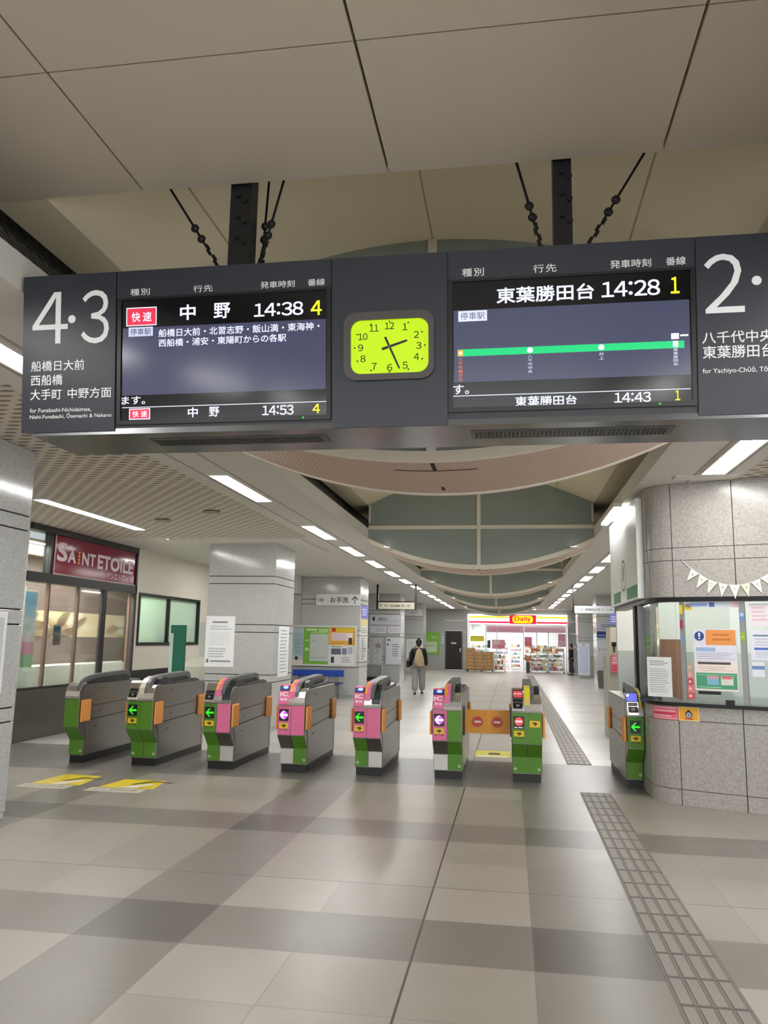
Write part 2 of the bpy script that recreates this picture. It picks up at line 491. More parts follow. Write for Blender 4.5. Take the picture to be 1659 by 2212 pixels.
# granite pillars in bands with dark open joints
BANDS = [(0, .055), (.06, .80), (.812, .92), (.932, 1.63), (1.642, 1.76), (1.772, 2.46), (2.472, 2.59), (2.602, ZS)]
def pillar(x0, x1, y0, y1, label, z1=ZS):
    r = empty('pillar', ((x0+x1)/2, (y0+y1)/2, 0), label, 'pillar'); r['kind'] = 'structure'
    MB().box(x0+.012, x1-.012, y0+.012, y1-.012, 0.0, z1-.002).build('core', DARKGAP, r)
    b = MB()
    for k, (a, c) in enumerate(BANDS):
        if a >= z1: continue
        c = min(c, z1-.003)
        i = .008 if k == 0 else 0
        b.box(x0+i, x1-i, y0+i, y1-i, a+(.0 if k else .001), c)
    b.build('cladding', GRANITE, r, bevel=.004)
    return r
pillar(-5.5, -4.27, 5.25, 6.5, 'grey granite pillar at the left edge with a white framed notice')
pillar(-5.19, -3.98, 13.2, 14.4, 'grey granite pillar with a large white notice behind the gates')
pillar(-5.19, -3.98, 29.0, 30.2, 'far granite pillar behind the leaflet rack and white signs')
pillar(-5.19, -3.98, 36.9, 38.1, 'farthest left granite pillar beside the green poster')
pillar(2.98, 4.18, 29.0, 30.2, 'right granite pillar carrying blue and white notices')
pillar(2.98, 4.18, 36.9, 38.1, 'farther right granite pillar with a tall white timetable in front')
r = pillar(-5.6, -3.98, 21.1, 22.3, 'wide granite wall block behind the blue bench')
b = MB().box(-7.05, -5.61, 21.12, 22.3, 0, 2.72)
b.build('side_cladding', GRANITE, r)
b = MB().box(-7.05, -5.61, 20.6, 22.3, 2.73, ZS-.001)
b.build('header', SOFFIT, r)
o = MB().box(-5.75, -3.45, 12.7, 14.9, ZS-.035, ZS-.001).build('trim_1', SOFFIT); st(o, 'flat pale ceiling collar around the top of the noticed pillar', 'trim')

# walls
b = MB().box(-7.2, -7.05, -8, 10.75, 0, ZS); o = b.build('wall_left', mat((196, 192, 184), .5, name='pale_wall')); st(o, 'plain pale wall left of the bakery', 'wall')
BEIGE = mat((222, 216, 202), .55, name='warm_white_wall')
b = MB()
b.box(-7.2, -7.05, 14.25, 14.4, .9, ZS); b.box(-7.2, -7.05, 17.46, 21.12, .9, ZS)
b.box(-7.2, -7.05, 14.4, 17.46, .9, 1.36); b.box(-7.2, -7.05, 14.4, 17.46, 2.37, ZS)
o = b.build('wall_side', BEIGE); st(o, 'cream wall beside the bakery with the frosted window', 'wall')
o = MB().box(-7.2, -7.02, 14.25, 21.12, 0, .9).build('baseboard_left', mat((22, 21, 22), .4, name='black_wall_base')); st(o, 'tall black base under the cream wall', 'baseboard')
b = MB()
b.box(-7.2, -7.05, 22.3, YF, 0, ZS)
o = b.build('wall_left_far', WALLG); st(o, 'grey wall on the far left of the concourse', 'wall')
b = MB().box(4.3, 4.45, 12.6, YF, 0, ZS)
o = b.build('wall_right', WALLG); st(o, 'grey wall on the far right of the concourse', 'wall')
b = MB()
for z0, z1 in ((0, .62), (.626, 1.3), (1.306, 1.98), (1.986, 2.6), (2.606, ZS)):
    if z0 < 2.0:
        b.box(-7.05, -3.47, YF, YF+.12, z0, z1); b.box(-2.53, -2.27, YF, YF+.12, z0, z1); b.box(2.95, 4.3, YF, YF+.12, z0, z1)
        if z1 > 2.05: b.box(-3.47, -2.53, YF, YF+.12, 2.06, z1)
    else: b.box(-7.05, -2.27, YF, YF+.12, z0, z1); b.box(2.95, 4.3, YF, YF+.12, z0, z1)
b.box(-2.27, 2.95, YF, YF+.12, 2.96, ZS)
b.box(-2.75, 1.75, YF-.01, YF+.1, ZS+.06, 4.3)
o = b.build('wall_back', WALLG); st(o, 'grey panelled end wall around the far store', 'wall')
MB().box(-7.0, -3.5, YF+.1, YF+.13, 0, ZS).build('backing', DARKGAP, o)

# black door in the end wall
r = empty('door_1', (-3.0, YF, 0), 'plain black door left of the far store', 'door'); r['kind'] = 'structure'
MB().box(-3.42, -2.58, YF-.01, YF+.05, 0.01, 2.04).build('door_leaf', mat((28, 22, 24), .4, name='black_door'), r)
MB().box(-3.465, -3.425, YF-.02, YF+.1, 0, 2.055).box(-2.575, -2.535, YF-.02, YF+.1, 0, 2.055).box(-3.425, -2.575, YF-.02, YF+.1, 2.042, 2.055).build('door_frame', mat((60, 58, 58), .4), r)
MB().box(-2.68, -2.64, YF-.05, YF-.01, .95, 1.13).build('handle', CHROME, r)
MB().box(-3.14, -2.86, YF-.016, YF-.01, 1.36, 1.44).build('name_plate', mat((215, 215, 215), .4), r)

# ------------------------------------------------------------------ station office booth on the right
E1 = Vector((.548, -.22, 0)).normalized()
J0 = Vector((1.645, 8.48, 0)); BX = 1.42
FB = Fr(J0, E1, (0, 0, 1))                   # the flat front of the booth: u along it, v up
A0, A1 = Vector((BX, 8.82, 0)), J0.copy()
CR = Vector((BX, 8.57, 0))
ARC = []
for i in range(11):
    t = i/10
    ARC.append(A0*(1-t)**2 + CR*2*t*(1-t) + A1*t*t)
def strip(b, pts, z0, z1, t, off=0.0):
    """vertical band following a plan path; outside is to the right of travel"""
    n = len(pts)
    nr = []
    for i in range(n):
        d = (pts[min(i+1, n-1)]-pts[max(i-1, 0)]).normalized()
        nr.append(Vector((d.y, -d.x, 0)))
    out = [p+q*off for p, q in zip(pts, nr)]; inn = [p-q*(t-off if off < 0 else t) for p, q in zip(pts, nr)]
    vs, fs = [], []
    for p in out: vs += [(p.x, p.y, z0), (p.x, p.y, z1)]
    for p in inn: vs += [(p.x, p.y, z0), (p.x, p.y, z1)]
    m = 2*n
    for i in range(n-1):
        fs += [(2*i, 2*i+2, 2*i+3, 2*i+1), (m+2*i+1, m+2*i+3, m+2*i+2, m+2*i),
               (2*i+1, 2*i+3, m+2*i+3, m+2*i+1), (2*i+2, 2*i, m+2*i, m+2*i+2)]
    fs += [(0, 1, m+1, m), (2*n-1, 2*n-2, m+2*n-2, m+2*n-1)]
    return b.add(vs, fs)
def fp(u): return J0+E1*u
G_ = .004
segs = [[Vector((BX, 11.2, 0)), Vector((BX, 10.02, 0))], [Vector((BX, 10.0, 0)), Vector((BX, 9.42, 0))], [Vector((BX, 9.41, 0)), Vector((BX, 8.83, 0))], ARC[:-1]+[fp(-G_)]]
for k in range(6): segs.append([fp(.59*k+G_), fp(.59*(k+1)-G_)])
r = empty('wall_booth', (2.2, 9.5, 0), 'speckled granite office booth with rounded corner on the right', 'booth'); r['kind'] = 'structure'
b = MB()
for s_ in segs[2:]:
    for z0, z1 in ((0.001, .148), (.154, .808), (.814, .95)): strip(b, s_, z0, z1, .1)
b.build('lower_cladding', GRANITE_B, r)
b = MB()
for s_ in segs:
    for z0, z1 in ((2.03, 2.40), (2.406, 2.53), (2.536, ZS-.003)): strip(b, s_, z0, z1, .1)
b.build('upper_cladding', GRANITE_B, r)
full = [Vector((BX, 11.2, 0))]+ARC+[fp(.59*6)]
low = [Vector((BX, 9.41, 0))]+ARC+[fp(.59*6)]
b = MB(); strip(b, low, .005, .948, .06, -.02); strip(b, full, 2.032, ZS-.004, .06, -.02); b.build('backing', DARKGAP, r)
b = MB(); strip(b, low, .95, .985, .34, .035); b.build('counter', BLACK, r)
b = MB(); strip(b, full, 1.985, 2.03, .12, .012); b.build('header', BLACK, r)
b = MB(); strip(b, [Vector((BX, 9.4, 0))]+ARC, .985, 1.985, .008, -.04); strip(b, [ARC[-1], fp(.044)], .985, 1.985, .008, -.04)
b.build('curved_glass', GLASS, r)
b = MB(); strip(b, [fp(.08), fp(.6)], .985, 1.985, .008, -.04); b.build('pane', GLASS, r)
b = MB(); strip(b, [fp(.652), fp(3.5)], .985, 1.985, .008, -.04); b.build('pane', GLASS, r)
MULL = mat((150, 150, 148), .35, .6, name='grey_aluminium')
for u0, u1 in ((.044, .08), (.6, .65)):
    MB().fbox(FB, u0, u1, .985, 1.985, -.09, -.01).build('mullion', MULL, r)
MB().box(BX+.01, BX+.08, 9.68, 9.82, .0, 2.0).build('door_post', BLACK, r)
MB().box(BX+.01, BX+.08, 9.41, 9.46, .0, 1.985).build('door_post', MULL, r)
# interior of the booth
b = MB()
b.box(BX+.1, 6.4, 12.0, 12.1, 1.45, ZS-.01)
o = b.build('wall_booth_rear', mat((206, 206, 200), .6, name='pale_office_wall')); st(o, 'cream rear wall inside the office booth', 'wall')
MB().box(BX+.1, 6.4, 11.99, 12.1, 0, 1.449).build('dado', mat((164, 170, 164), .6, name='grey_green_dado'), o)
b = MB().box(6.4, 6.5, 6, 12.1, 0, ZS-.01); o = b.build('wall_booth_side', mat((206, 204, 196), .6)); st(o, 'pale end wall of the office booth beyond the frame', 'wall')
b = MB().box(1.62, 2.9, 9.1, 9.6, .72, .76).box(1.65, 1.69, 9.15, 9.55, 0, .72).box(2.83, 2.87, 9.15, 9.55, 0, .72).box(1.69, 2.83, 9.5, 9.53, .2, .72)
tag(b.build('office_desk', mat((190, 186, 178), .5)), 'grey office desk behind the booth window', 'desk')
b = MB().box(2.05, 2.45, 11.5, 11.95, 0, 1.62).use(mat((120, 72, 40), .5))
o = MB().box(2.05, 2.35, 11.5, 11.95, 0, 1.62).build('wooden_cabinet', mat((124, 76, 44), .5, noise=.15)); tag(o, 'brown wooden cabinet inside the booth seen through the curved glass', 'cabinet')

# bakery shell behind its glass front
SW = mat((124, 106, 98), .6, name='brown_shop_wall')
b = MB()
b.box(-8.8, -8.7, 10.0, 18.2, 0, 3.2)
b.box(-8.8, -7.21, 9.9, 10.0, 0, 3.2); b.box(-8.8, -7.21, 18.1, 18.2, 0, 3.2)
o = b.build('wall_shop', SW); st(o, 'brown inner walls of the bakery', 'wall')
o = MB().box(-8.7, -7.21, 10.0, 18.1, 2.98, 3.0).build('ceiling_shop', mat((250, 232, 200), .6)); st(o, 'warm lit bakery ceiling behind the transom', 'ceiling')
o = MB().box(-8.7, -7.31, 10.0, 18.1, -.1, -.001).build('floor_shop', mat((225, 220, 210), .4)); st(o, 'pale bakery floor behind the glass', 'floor')

# ================================================================== lamps
def lamp_light(p, parent, sx, sy, watts, c=(1, .97, .92)):
    L = bpy.data.lights.new('tube_light', 'AREA'); L.shape = 'RECTANGLE'; L.size = sx; L.size_y = sy
    L.energy = watts; L.color = c
    o = bpy.data.objects.new('tube_light', L); COL.objects.link(o); o.parent = parent; o.location = p
    return o
def lamp(x, y0, y1, wd, label, group):
    r = empty('ceiling_lamp', (x, (y0+y1)/2, ZS), label, 'lamp', group)
    h = wd/2
    b = MB().box(x-h-.02, x-h, y0-.02, y1+.02, ZS-.014, ZS-.001).box(x+h, x+h+.02, y0-.02, y1+.02, ZS-.014, ZS-.001)
    b.box(x-h, x+h, y0-.02, y0, ZS-.014, ZS-.001).box(x-h, x+h, y1, y1+.02, ZS-.014, ZS-.001)
    b.build('frame', mat((225, 222, 214), .5), r)
    MB().box(x-h+.001, x+h-.001, y0+.001, y1-.001, ZS-.011, ZS-.002).build('diffuser', LAMPM, r)
    return r
rowL = [-7.0, -4.4, -1.8, .9, 3.7, 7.62, 11.3, 13.95, 16.55, 19.15, 21.75, 24.35, 26.95, 29.55, 32.15, 34.75, 37.35, 39.95]
rowR = [-7.0, -4.4, -1.8, .9, 3.7, 6.45, 10.0, 12.65, 15.25, 17.85, 20.45, 23.05, 25.65, 28.25, 30.85, 33.45, 36.05, 38.65]
for i, y in enumerate(rowL): lamp(-2.95, y, y+1.55, .19, 'fluorescent lamp in the left ceiling strip, %s from its near end' % ORD[i], 'lamps of the left ceiling strip')
for i, y in enumerate(rowR): lamp(1.95, y, y+1.48, .21, 'fluorescent lamp in the right ceiling strip, %s from its near end' % ORD[i], 'lamps of the right ceiling strip')
r = empty('wall_lamp', (1.28, 10.4, 3.13), 'bright lamp on the ceiling edge lighting the booth sign board', 'lamp')
MB().box(1.235, 1.329, 9.7, 11.1, 3.17, 3.22).build('housing', mat((225, 222, 214), .5), r)
MB().box(1.24, 1.324, 9.72, 11.08, 3.145, 3.169).build('diffuser', LAMPM, r)
for i, (a, c) in enumerate(((3.0, 5.8), (8.85, 11.59), (12.74, 14.2), (16.2, 17.7))):
    lamp(-5.72, a, c, .16, 'long fluorescent lamp in front of the bakery, %s of its row' % ORD[i], 'lamps in front of the bakery')
for nm, x in (('left', -2.95), ('right', 1.95)):
    b = MB().box(x-.16, x-.145, -8, YF-.1, ZS-.006, ZS-.0005).box(x+.145, x+.16, -8, YF-.1, ZS-.006, ZS-.0005)
    o = b.build('trim_lamp_'+nm, mat((170, 162, 150), .5)); st(o, 'thin rails along the %s lamp strip' % nm, 'trim')
o = MB().box(1.62, 2.2, 8.0, 8.2, ZS-.012, ZS-.001).build('ceiling_hatch', mat((226, 220, 208), .5)); tag(o, 'flat ceiling hatch between the lamp and the booth', 'hatch')
for x, y, l in ((-3.9, 9.9, 'small round ceiling speaker near the left lamp strip'), (-4.9, 10.6, 'small round ceiling speaker nearer the bakery')):
    o = MB().disc(Fr((x, y, ZS-.012), (1, 0, 0), (0, -1, 0)), 0, 0, .11, 0, .011).build('ceiling_speaker', mat((150, 140, 126), .5)); tag(o, l, 'speaker')

# bakery ceiling lamp, office lamp, store lamps
for nm, (x, y, z), sx, sy, wt, lb in (('shop_lamp', (-7.8, 12.8, 2.94), .9, 5.0, SHOPLIGHT, 'ceiling lamp inside the bakery'),
                              ('kitchen_lamp', (-7.95, 16.6, 2.94), .6, 1.8, SHOPLIGHT*.06, 'ceiling lamp behind the frosted window'),
                              ('office_lamp', (3.2, 10.4, 3.1), 1.6, .4, 70, 'ceiling lamp inside the office booth')):
    r = empty(nm, (x, y, z), lb, 'lamp')
    MB().box(x-sx/2, x+sx/2, y-sy/2, y+sy/2, z+.002, z+.03).build('housing', mat((250, 245, 235), .5, emit=3.0), r)
    lamp_light((0, 0, -.01), r, sx, sy, wt, (1, .95, .88) if nm == 'shop_lamp' else (1, .98, .94))

# ================================================================== hanging departure sign
TILT = math.radians(6.633)
FS = Fr((0, 3.384, 2.538), (1, 0, 0), (0, -math.sin(TILT), math.cos(TILT)), .94)
sign = empty('hanging_sign', (-.52, 3.525, 2.49), 'long charcoal platform sign hung across the hall from two posts', 'sign')
Y2 = 3.98
b = MB()
b.fbox(FS, -2.455, 1.343, -.028, .778, -.06, -.012)
b.box(-2.303, 1.26, 3.44, 3.741, 2.524, 3.196)
b.build('housing', mat((48, 51, 57), .4, name='dark_sign_housing'), sign)
def sub(nm, parent, m, fn, **k):
    q = MB(); fn(q); return q.build(nm, m, parent, **k)
P4_ = MB().fbox(FS, -2.461, -1.953, -.03, .778, -.012, 0).build('platform_panel', SIGNDARK, sign); P4_['label'] = 'left charcoal panel for platforms 4 and 3'
letters(P4_, WHITE, FS, (('4', -2.408, -2.212, .424, .690, 0), ('3', -2.139, -1.987, .416, .690, 0), ('船橋日大前', -2.411, -2.118, .284, .338, .014), ('西船橋', -2.412, -2.236, .211, .266, .014),
    ('大手町', -2.413, -2.240, .137, .192, .014), ('中野方面', -2.207, -1.970, .139, .192, .014), ('for Funabashi-Nichidaimae,', -2.414, -2.078, .070, .094, .01), ('Nishi-Funabashi, Ōtemachi & Nakano', -2.414, -1.968, .038, .066, .01)))
MB().disc(FS, -2.190, .546, .021, .002, None, 20).build('dot', WHITE, P4_)
P2_ = MB().fbox(FS, .838, 1.347, -.03, .778, -.012, 0).build('platform_panel', SIGNDARK, sign); P2_['label'] = 'right charcoal panel for platform 2'
letters(P2_, WHITE, FS, (('2', .871, 1.041, .426, .694, 0), ('1', 1.15, 1.22, .426, .694, 0), ('八千代中央', .858, 1.158, .290, .344, .014), ('東葉勝田台', .859, 1.160, .222, .280, .014),
    ('for Yachiyo-Chūō, Tōyō-Katsutadai', .857, 1.30, .150, .179, .01)))
MB().disc(FS, 1.093, .565, .021, .002, None, 20).build('dot', WHITE, P2_)
for nm, x0, x1, lb in (('header_panel', -1.947, -.843, 'charcoal heading strip above the left display'), ('header_panel', -.274, .832, 'charcoal heading strip above the right display')):
    h = MB().fbox(FS, x0, x1, .641, .778, -.012, 0).build(nm, SIGNDARK, sign); h['label'] = lb
    b = MB()
    if x0 < -1:
        T = (('種', -1.874, -1.826), ('別', -1.819, -1.771), ('行', -1.541, -1.493), ('先', -1.488, -1.440), ('発車時刻', -1.195, -1.022), ('番線', -.957, -.872)); z0, z1 = .650, .684
    else:
        T = (('種', -.211, -.164), ('別', -.156, -.109), ('行', .118, .167), ('先', .175, .224), ('発車時刻', .464, .644), ('番線', .708, .794)); z0, z1 = .654, .692
    letters(h, mat((244, 244, 244), .5), FS, [(t_, a, c, z0, z1, .014) for t_, a, c in T])
cp = MB().fbox(FS, -.835, -.282, -.044, .778, -.012, .002).build('clock_panel', SIGNDARK, sign)
# underside with its speaker grilles
MB().box(-2.256, 1.25, 3.393, 3.788, 2.495, 2.522).build('underside', SIGNUNDER, sign)
for x0, x1 in ((-1.692, -.865), (-.15, .696)):
    b = MB()
    b.box(x0-.02, x1+.02, 3.497, 3.628, 2.491, 2.4945)
    g = b.build('speaker_grille', mat((92, 93, 94), .4, .6), sign)
    b = MB(); n = 46
    for i in range(n):
        x = x0+(x1-x0)*i/n
        for y in (3.511, 3.539, 3.567, 3.595): b.box(x, x+(x1-x0)/n*.5, y, y+.019, 2.4885, 2.4908)
    b.build('slots', BLACK, g)
for x0, x1 in ((-1.354, -1.245), (.212, .297)):
    b = MB().box(x0, x1, 3.478, 3.572, 3.196, 4.12).build('post', mat((24, 25, 29), .4, name='black_steel_post'), sign)
    q = None
    for z in (3.50, 3.61, 3.72): [MB().tube((x0+a, 3.477, z-c), (x0+a, 3.464, z-c), .013, 8).build('bolt', mat((44, 45, 48), .4, .5), b) for a, c in ((.04, 0), (.075, .03))]
MB().box(-2.29, -2.10, 3.50, 3.62, 3.262, 3.30).tube((-2.29, 3.47, 3.315), (-2.29, 3.66, 3.315), .025, 10).build('side_bracket', mat((34, 33, 34), .5), sign)
# stay wires with clamps and turnbuckles
for a, c in (((-1.692, 3.525, 3.807), (-1.423, 3.525, 3.386)), ((-1.101, 3.525, 3.802), (-1.203, 3.525, 3.382)), ((.05, 3.525, 3.802), (.154, 3.525, 3.388)), ((.63, 3.525, 3.807), (.379, 3.525, 3.388)), ((-1.208, 3.628, 3.901), (-1.231, 3.628, 3.384))):
    A, C = Vector(a), Vector(c); d = (C-A).normalized()
    top = A-d*.28; bot = C+d*.2
    b = MB().tube(top, A+(C-A)*.78, .0065, 6).tube(A+(C-A)*.78, bot, .0045, 6)
    cb = b.build('stay_wire', BLACK, sign)
    q = MB()
    for t in (.52, .66):
        p = A+(C-A)*t; q.ball(p, .022, .016, .022, 8, 6)
    for k in range(5):
        p = A+(C-A)*(.76+.07*k); q.tube(p-d*.012+Vector((.008*(-1)**k, 0, 0)), p+d*.02+Vector((.008*(-1)**k, 0, 0)), .006, 5)
    q.build('turnbuckle', mat((38, 36, 34), .45, .4), cb)

# clock set into the middle of the sign
ck = empty('clock', (-.525, 3.34, 2.70), 'lit yellow green clock with black hands in the middle of the departure sign', 'clock')
def rrect(u0, u1, v0, v1, r, n=6):
    P = []
    for cx, cy, a in ((u1-r, v0+r, -90), (u1-r, v1-r, 0), (u0+r, v1-r, 90), (u0+r, v0+r, 180)):
        for i in range(n+1):
            t = math.radians(a+90*i/n); P.append((cx+r*math.cos(t), cy+r*math.sin(t)))
    return P
out, inn = rrect(-.776, -.343, .176, .503, .062), rrect(-.742, -.369, .206, .466, .05)
b = MB(); n = len(out)
b.add([FS.p(u, v, d) for d, Q in ((.004, out), (.022, out), (.022, inn), (.006, inn)) for u, v in Q],
      [(k*n+i, k*n+(i+1) % n, (k+1)*n+(i+1) % n, (k+1)*n+i) for k in range(3) for i in range(n)])
b.build('bezel', mat((82, 78, 74), .4, .2), ck)
dial = MB().fpoly(FS, inn, .004, .007).build('dial', mat((196, 236, 0), .5, emit=.92, name='lit_dial'), ck)
CX, CY, RX, RY = -.5555, .335, .162, .116
INK = mat((24, 30, 8), .5, name='dark_ink')
b = MB()
for h in range(1, 13):
    t = math.radians(90-30*h)
    ct, s_ = math.cos(t), math.sin(t)
    k = 1/max(abs(ct)**2.6+abs(s_)**2.6, 1e-6)**(1/2.6)
    u, v = CX+RX*.88*k*ct*.98, CY+RY*.86*k*s_
    hw = .0125 if h < 10 else .0225
    b.text(FS, str(h), u-hw, u+hw, v-.0165, v+.0165, .009, .012)
    b.disc(FS, CX+RX*1.04*k*ct, CY+RY*1.04*k*s_, .0042, .009, None, 10)
for q in range(60):
    if q % 5:
        t = math.radians(6*q); ct, s_ = math.cos(t), math.sin(t); k = 1/(abs(ct)**2.6+abs(s_)**2.6)**(1/2.6)
        b.disc(FS, CX+RX*1.05*k*ct, CY+RY*1.05*k*s_, .0014, .009, None, 6)
b.build('numerals', INK, dial)
def hand(nm, ang, l, tail, wd, d):
    t = math.radians(90-ang); e = Vector((math.cos(t), math.sin(t))); q = Vector((-e.y, e.x)); c = Vector((CX, CY))
    P = [c-e*tail-q*wd, c-e*tail+q*wd, c+e*l*.92+q*wd*.8, c+e*l, c+e*l*.92-q*wd*.8]
    MB().fpoly(FS, [(p.x, p.y) for p in P][::-1], d, d+.002).build(nm, BLACK, ck)
hand('hour_hand', 72.5, .092, .038, .0062, .0105); hand('minute_hand', 156, .122, .05, .0052, .0135)
MB().disc(FS, CX, CY, .008, .0135, .017, 12).build('hub', mat((90, 90, 90), .3), ck)

# the two departure displays
SCR = mat((13, 14, 17), .12, name='dark_screen', spec=.5)
def glow(c, e=1.0): return mat(c, .4, emit=e)
GW, GY, GR = glow((232, 236, 255), 1.0), glow((250, 246, 20), 1.0), glow((226, 44, 78), 1.0)
def display(x0, x1, v0, v1, label):
    r = empty('departure_display', ((x0+x1)/2*.94, 3.35, 2.54), label, 'display', None)
    b = MB()
    b.fbox(FS, x0-.02, x1+.02, v0-.022, v0, -.012, .004).fbox(FS, x0-.02, x1+.02, v1, v1+.012, -.012, .004)
    b.fbox(FS, x0-.02, x0, v0, v1, -.012, .004).fbox(FS, x1, x1+.02, v0, v1, -.012, .004)
    b.build('bezel', mat((12, 12, 14), .3), r)
    s_ = MB().fbox(FS, x0, x1, v0, v1, -.012, -.004).build('screen', SCR, r)
    return r, s_
r, s_ = display(-1.921, -.863, .02, .628, 'left departure display listing the 14:38 and 14:53 trains')
D0 = -.0034
MB().flat(FS, -1.915, -.868, .146, .487, D0).build('info_area', mat((84, 86, 116), .15, emit=.62), s_)
LB = letters
letters(s_, GW, FS, (('中', -1.612, -1.530, .514, .592, .03), ('野', -1.436, -1.351, .514, .592, .026), ('14:38', -1.229, -.980, .512, .579, .022), ('船橋日大前・北習志野・飯山満・東海神・', -1.724, -.899, .434, .474, .016),
    ('西船橋・浦安・東陽町からの各駅', -1.723, -1.065, .385, .424, .016), ('ます。', -1.917, -1.791, .100, .141, .018), ('中', -1.566, -1.514, .027, .076, .028), ('野', -1.456, -1.404, .027, .076, .024), ('14:53', -1.185, -1.027, .026, .074, .02)), D0+.0008)
MB().flat(FS, -1.914, -.864, .083, .0866, D0+.0005).build('rule', GW, s_)
letters(s_, GY, FS, (('4', -.943, -.888, .507, .579, .025), ('4', -.933, -.896, .029, .075, .025)), D0+.0008)
for u0, u1, v0, v1, a, c in ((-1.897, -1.735, .496, .590, (-1.868, -1.822, .517, .566), (-1.808, -1.762, .517, .566)), (-1.876, -1.764, .023, .079, (-1.858, -1.825, .035, .067), (-1.813, -1.780, .035, .067))):
    bd = MB().use(GW).flat(FS, u0, u1, v0, v1, D0+.0005).use(GR).flat(FS, u0+.005, u1-.005, v0+.005, v1-.005, D0+.0007).build('service_badge', parent=s_)
    MB().text(FS, '快', *a, D0+.001, .018).text(FS, '速', *c, D0+.001, .018).build('lettering', GW, bd)
b = MB().use(glow((206, 212, 238), .9)).flat(FS, -1.884, -1.754, .443, .490, D0+.0005).use(glow((90, 96, 128), .6)).text(FS, '停車駅', -1.874, -1.764, .450, .483, D0+.001, .012)
b.build('stops_badge', parent=s_)
MB().disc(FS, -.978, .009, .005, .0045, .006, 8).build('status_lamp', glow((30, 200, 60), 1.2), r)
r, s_ = display(-.257, .812, .036, .630, 'right departure display listing the 14:28 and 14:43 trains with a green line map')
MB().flat(FS, -.252, .807, .155, .496, D0).build('info_area', mat((84, 88, 116), .15, emit=.62), s_)
letters(s_, GW, FS, (('東葉勝田台', -.051, .391, .519, .594, .026), ('14:28', .425, .682, .523, .596, .022), ('す。', -.256, -.182, .099, .144, .018), ('東葉勝田台', .03, .308, .032, .080, .024), ('14:43', .474, .634, .037, .083, .02)), D0+.0008)
MB().flat(FS, -.256, .806, .089, .0926, D0+.0005).build('rule', GW, s_)
letters(s_, GY, FS, (('1', .728, .766, .526, .602, .025), ('1', .740, .760, .040, .085, .025)), D0+.0008)
MB().use(glow((226, 230, 250), .95)).flat(FS, -.230, -.096, .442, .492, D0+.0005).use(glow((120, 128, 165), .7)).text(FS, '停車駅', -.220, -.106, .450, .485, D0+.001, .010).build('stops_badge', parent=s_)
b = MB().use(glow((0, 214, 126), .95)).flat(FS, -.235, .782, .277, .310, D0+.0005)
b.use(glow((250, 170, 40), 1)).flat(FS, -.232, -.208, .279, .307, D0+.0007)
b.use(glow((245, 248, 255), 1))
for x in (.1, .42): b.disc(FS, x, .294, .0135, D0+.0009)
b.disc(FS, -.22, .293, .008, D0+.0009).flat(FS, .726, .760, .318, .345, D0+.0007).flat(FS, .765, .80, .330, .338, D0+.0007).flat(FS, .733, .756, .282, .31, D0+.0009)
b.use(glow((205, 212, 236), .9))
def vert(b, s, x, v1, v0, hw):
    h = (v1-v0)/len(s)
    for i, ch in enumerate(s): b.text(FS, ch, x-hw, x+hw, v1-h*(i+1)+h*.08, v1-h*i-h*.08, D0+.001, .02)
vert(b, '八千代中央', .1, .272, .186, .010); vert(b, '村上', .42, .272, .236, .010); vert(b, '東葉勝田台', .744, .278, .197, .010)
b.use(glow((236, 120, 50), 1)); vert(b, '八千代緑が丘', -.221, .272, .160, .010)
b.build('line_map', parent=s_)
MB().disc(FS, .671, .026, .005, .0045, .006, 8).build('status_lamp', glow((30, 200, 60), 1.2), r)
# thin bird wires and netting above the sign
WIRE = mat((96, 84, 58), .6, name='thin_wire')
for i, (y, z) in enumerate(((4.62, 3.93), (4.66, 3.86), (4.70, 3.80))):
    o = MB().tube((-2.72, y, z), (1.72, y, z+.01), .0035, 5).build('bird_wire', WIRE); tag(o, 'thin wire stretched across the vault behind the sign, %s of three from above' % ('topmost', 'middle', 'lowest')[i], 'wire', 'bird wires behind the sign')
b = MB()
for k in range(34):
    y = 2.3+k*.1
    b.tube((-2.36, y, 3.39), (-2.64, y+.1, 3.765), .002, 4); b.tube((-2.36, y+.1, 3.39), (-2.64, y, 3.765), .002, 4)
for q in (0, .5, 1): b.tube((-2.36-.28*q, 2.3, 3.39+.375*q), (-2.36-.28*q, 5.8, 3.39+.375*q), .003, 4)
o = b.build('bird_net', mat((30, 28, 24), .7)); tag(o, 'dark bird netting over the recess at upper left', 'net', None, 'stuff')

# ================================================================== floor markings
tp = empty('tactile_paving', (.8625, 5.5, 0), 'grey tactile strip with raised bars leading to the gates', 'paving')
TPM = mat((114, 109, 103), .55, name='grey_tactile_tile'); TPB = mat((136, 130, 123), .5, name='tactile_bar')
MB().box(.705, 1.02, 1.5, 8.93, .0005, .003).build('base', TPM, tp)
tf = empty('tactile_paving', (.8625, 20, 0), 'grey tactile strip continuing from the gates to the far store', 'paving')
MB().box(.705, 1.02, 10.88, 38, .0005, .003).build('base', TPM, tf)
TPD = mat((92, 87, 80), .6, name='tactile_joint')
for root, ya, yb in ((tp, 1.52, 8.92), (tf, 10.89, 37.9)):
    b = MB(); y = ya
    j = MB()
    while y < yb:
        for k in range(4):
            x = .722+k*.0745
            b.box(x, x+.052, y+.014, min(y+.286, yb), .003, .007)
            j.box(x+.054, x+.0575, y+.01, min(y+.29, yb), .003, .0036)
        j.box(.708, 1.017, y, y+.008, .003, .0036)
        y += .3
    o = b.build('guide_bars', TPB, root); o['kind'] = 'stuff'
    o = j.build('joints', TPD, root); o['kind'] = 'stuff'

